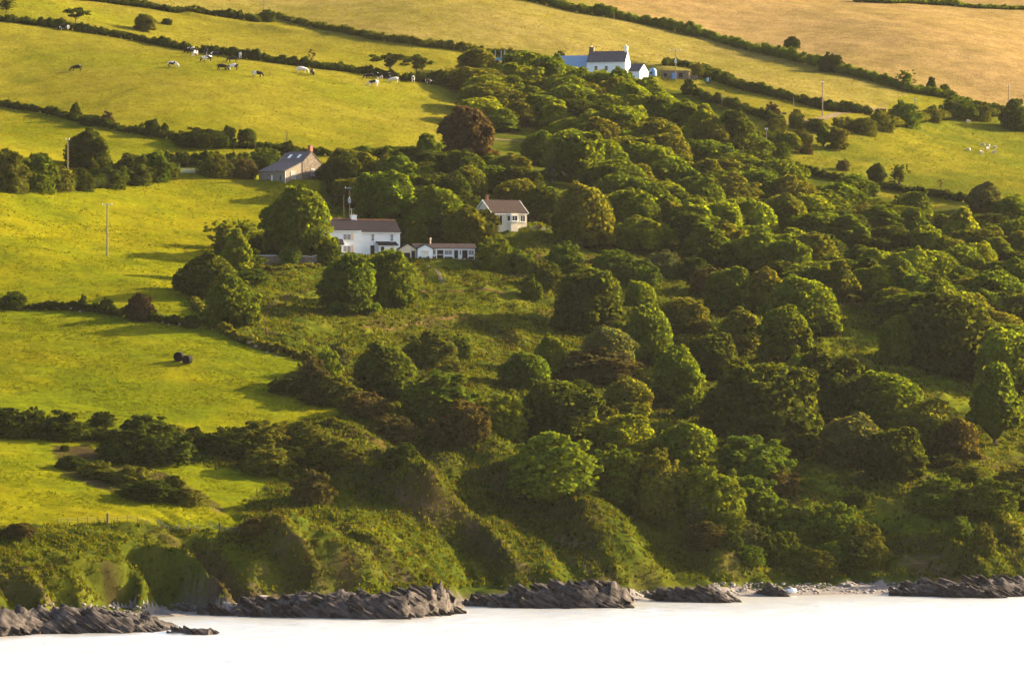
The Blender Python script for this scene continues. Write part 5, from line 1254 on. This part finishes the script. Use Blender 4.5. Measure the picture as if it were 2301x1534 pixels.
outcrop([-60,0,90,200,290,340,380], [1362,1365,1368,1362,1383,1388,1412], [1431,1430,1424,1423,1423,1420,1418], 11, 70, 'broken grey rock point at the left under the green spurs', 1, .45)
outcrop([383,410,440,470,490], [1410,1407,1412,1412,1418], [1424,1424,1426,1426,1424], 2.5, 9, 'low chain of dark skerries off the left rock point', 2, .8, .8, 1.8)
outcrop([455,520,560,610,700,800,900,960,1000,1032], [1362,1352,1345,1338,1330,1326,1318,1308,1318,1366], [1380,1383,1384,1386,1388,1389,1390,1386,1382,1376], 12, 85, 'long bedded rock ledge in the middle with slabs dipping right', 3, .5, 1.8, 4.6)
outcrop([1062,1110,1170,1230,1300,1370,1400,1420], [1352,1335,1320,1302,1296,1300,1312,1352], [1361,1364,1366,1366,1367,1366,1365,1364], 11, 65, 'grey rock ledge with a dark right end between the two coves', 4, .5)
outcrop([1470,1500,1540,1590,1630,1658], [1340,1326,1322,1312,1328,1348], [1349,1351,1352,1353,1353,1352], 6, 26, 'dark hump of rock right of the grey ledge', 5, .8)
outcrop([1712,1730,1750,1775], [1318,1308,1314,1337], [1338,1339,1340,1340], 3, 8, 'small dark wedge of rock on the right hand beach', 6, .8, 1.0, 2.4)
outcrop([2012,2060,2120,2190,2260,2330], [1316,1304,1304,1296,1292,1290], [1337,1339,1340,1341,1340,1338], 9, 60, 'long blue-grey rock shelf at the right', 7, .5)
outcrop([2110,2150,2200,2262], [1316,1310,1322,1340], [1341,1342,1343,1343], 3, 14, 'dark tongue of rock before the blue-grey shelf', 8, .9)
def boulder(px, py, s, m, label, group=None, seed=0, flat=.75):
    c = cast(px, py); bm = bmesh.new(); bmesh.ops.create_icosphere(bm, subdivisions=2, radius=1.0); r = random.Random(seed+int(px))
    d = [Vector((r.uniform(-1,1), r.uniform(-1,1), r.uniform(-1,1))).normalized() for _ in range(9)]
    for v in bm.verts:
        for q in d:
            t = v.co.dot(q)
            if t > .72: v.co -= q*(t-.72)
    me = bpy.data.meshes.new('boulder'); bm.to_mesh(me); bm.free(); me.materials.append(M[m]); o = link(bpy.data.objects.new('boulder', me))
    o.location = (c.x, c.y, c.z+s*.25); o.scale = (s*r.uniform(.9,1.3), s, s*flat); o.rotation_euler = (0, r.uniform(-.3,.3), r.uniform(0, 3)); return tag(o, label, 'boulder', group)
boulder(1777, 1331, .95, 'white', 'big bright white boulder on the right hand beach', None, 1)
boulder(1766, 1331, .6, 'rock_pale', 'grey boulder left against the white one')
boulder(592, 1352, 1.6, 'rock_pale', 'pale slab-like boulder leaning on the ledge at the back of the left cove', None, 3, .55)
boulder(414, 1368, 1.1, 'rock', 'rounded boulder on the left cove beach')
boulder(470, 1374, .8, 'rock_dark', 'dark boulder at the right end of the left cove')
boulder(1158, 1352, .5, 'white', 'small white stone at the water before the grey ledge')
boulder(233, 1428, .5, 'rock_dark', 'small wet rock in the water off the left point')
boulder(1414, 1366, .6, 'rock_dark', 'little dark rock off the right tip of the grey ledge')
boulder(292, 1433, .25, 'rock_dark', 'tiny rock in the water, left of two'); boulder(311, 1432, .3, 'rock_dark', 'tiny rock in the water, right of two')
boulder(508, 1421, .35, 'rock_dark', 'outermost tiny skerry at the end of the chain')
boulder(1925, 1309, .7, 'rock_dark', 'dark boulder at the top of the pebble beach')
boulder(1588, 1354, .3, 'rock_dark', 'tiny rock in the water before the dark hump')
# pebble beaches laid on the shore
def beach(poly, seed):
    P = np.array([cast(*p).xy for p in poly]); x0, y0 = P.min(0)-1; x1, y1 = P.max(0)+1
    X, Y = np.meshgrid(np.arange(x0, x1, .6), np.arange(y0, y1, .6)); wx_, wy_ = X+.8*fbm(X, Y, 4, 2, seed), Y+.8*fbm(X, Y, 4, 2, seed+3)
    k = inpoly(wx_, wy_, [tuple(p) for p in P]); Z = hgt(X.ravel(), Y.ravel()).reshape(X.shape)+.09+.08*fbm(X, Y, 1.2, 2, seed)
    I = np.arange(X.size).reshape(X.shape); F = np.stack([I[:-1,:-1], I[:-1,1:], I[1:,1:], I[1:,:-1]], -1); F = F[(k & (Z < 1.9))[:-1,:-1]]
    me = mesh_np('beach', np.stack([X, Y, Z], -1).reshape(-1, 3), F, smooth=True)
    bm = bmesh.new(); bm.from_mesh(me); bmesh.ops.delete(bm, geom=[v for v in bm.verts if not v.link_faces], context='VERTS'); bm.to_mesh(me); bm.free()
    me.materials.append(M['beach']); tag(link(bpy.data.objects.new('beach', me)), kind='structure')
beach([(225,1352),(290,1352),(360,1362),(450,1372),(545,1380),(470,1386),(395,1386),(360,1380),(270,1366)], 3)
beach([(1030,1350),(1100,1342),(1110,1356),(1070,1362),(1038,1362)], 4)
beach([(1405,1322),(1480,1334),(1480,1348),(1425,1350)], 5)
beach([(1600,1318),(1660,1320),(1730,1322),(1860,1320),(1900,1306),(1980,1308),(2030,1326),(2020,1340),(1850,1341),(1700,1342),(1650,1342)], 6)
# pebbles strewn on the beaches
r_ = np.random.default_rng(5); Vs = []; Fs = []; b = 0; iv, iff = ico()
for (xa, xb, ya, yb, n) in ((250,540,1354,1382,160), (1600,2010,1310,1338,420), (1040,1105,1348,1360,50), (1420,1480,1326,1346,60), (1640,2301,1282,1312,0), (60,330,1355,1405,160)):
    for k in range(n):
        c = cast(r_.uniform(xa, xb), r_.uniform(ya, yb)); s = r_.uniform(.12, .42)*(1 if r_.random() < .9 else 1.6)
        if c.z < .05: continue
        Vs.append(iv*np.array([s, s*.8, s*.55])*r_.uniform(.8, 1.2, 3)+np.array([c.x, c.y, c.z+s*.15])); Fs.append(iff+b); b += len(iv)
me = mesh_np('shingle_stones', np.concatenate(Vs), None, np.concatenate(Fs)); me.materials.append(M['rock_pale']); tag(link(bpy.data.objects.new('shingle_stones', me)), kind='stuff')

# ---------------------------------------------------------------- evening haze
hz, T, N, L, B = new_mat('haze'); N.remove(B); pv = N.new('ShaderNodeVolumePrincipled'); pv.inputs['Color'].default_value = (.95,.93,.92,1); pv.inputs['Density'].default_value = HAZE; pv.inputs['Anisotropy'].default_value = .3
L.new(pv.outputs[0], N['Material Output'].inputs['Volume'])
MB().box(-2650, 2650, -450, 2960, -9, 225).build('haze', hz); tag(bpy.data.objects['haze'], kind='stuff')

# labels: things of one group that look alike are told apart by their order along the view
from collections import defaultdict
seen_l = defaultdict(list)
for o in COL.objects:
    if o.parent is None and o.get('label') and o.get('category'): seen_l[o['label']].append(o)
ORD = ['', 'second', 'third', 'fourth', 'fifth', 'sixth', 'seventh', 'eighth', 'ninth', 'tenth', 'eleventh', 'twelfth']
for lab, L_o in seen_l.items():
    if len(L_o) < 2: continue
    L_o.sort(key=lambda o: o.location.x/o.location.y)
    for k, o in enumerate(L_o):
        o['label'] = lab+(', leftmost' if k == 0 else ', rightmost' if k == len(L_o)-1 else ', %s from left' % ORD[min(k, 11)])
    for o in L_o:
        w_ = o['label'].split()
        if len(w_) > 16: o['label'] = o['label'].replace('smaller ', '').replace('large ', '')
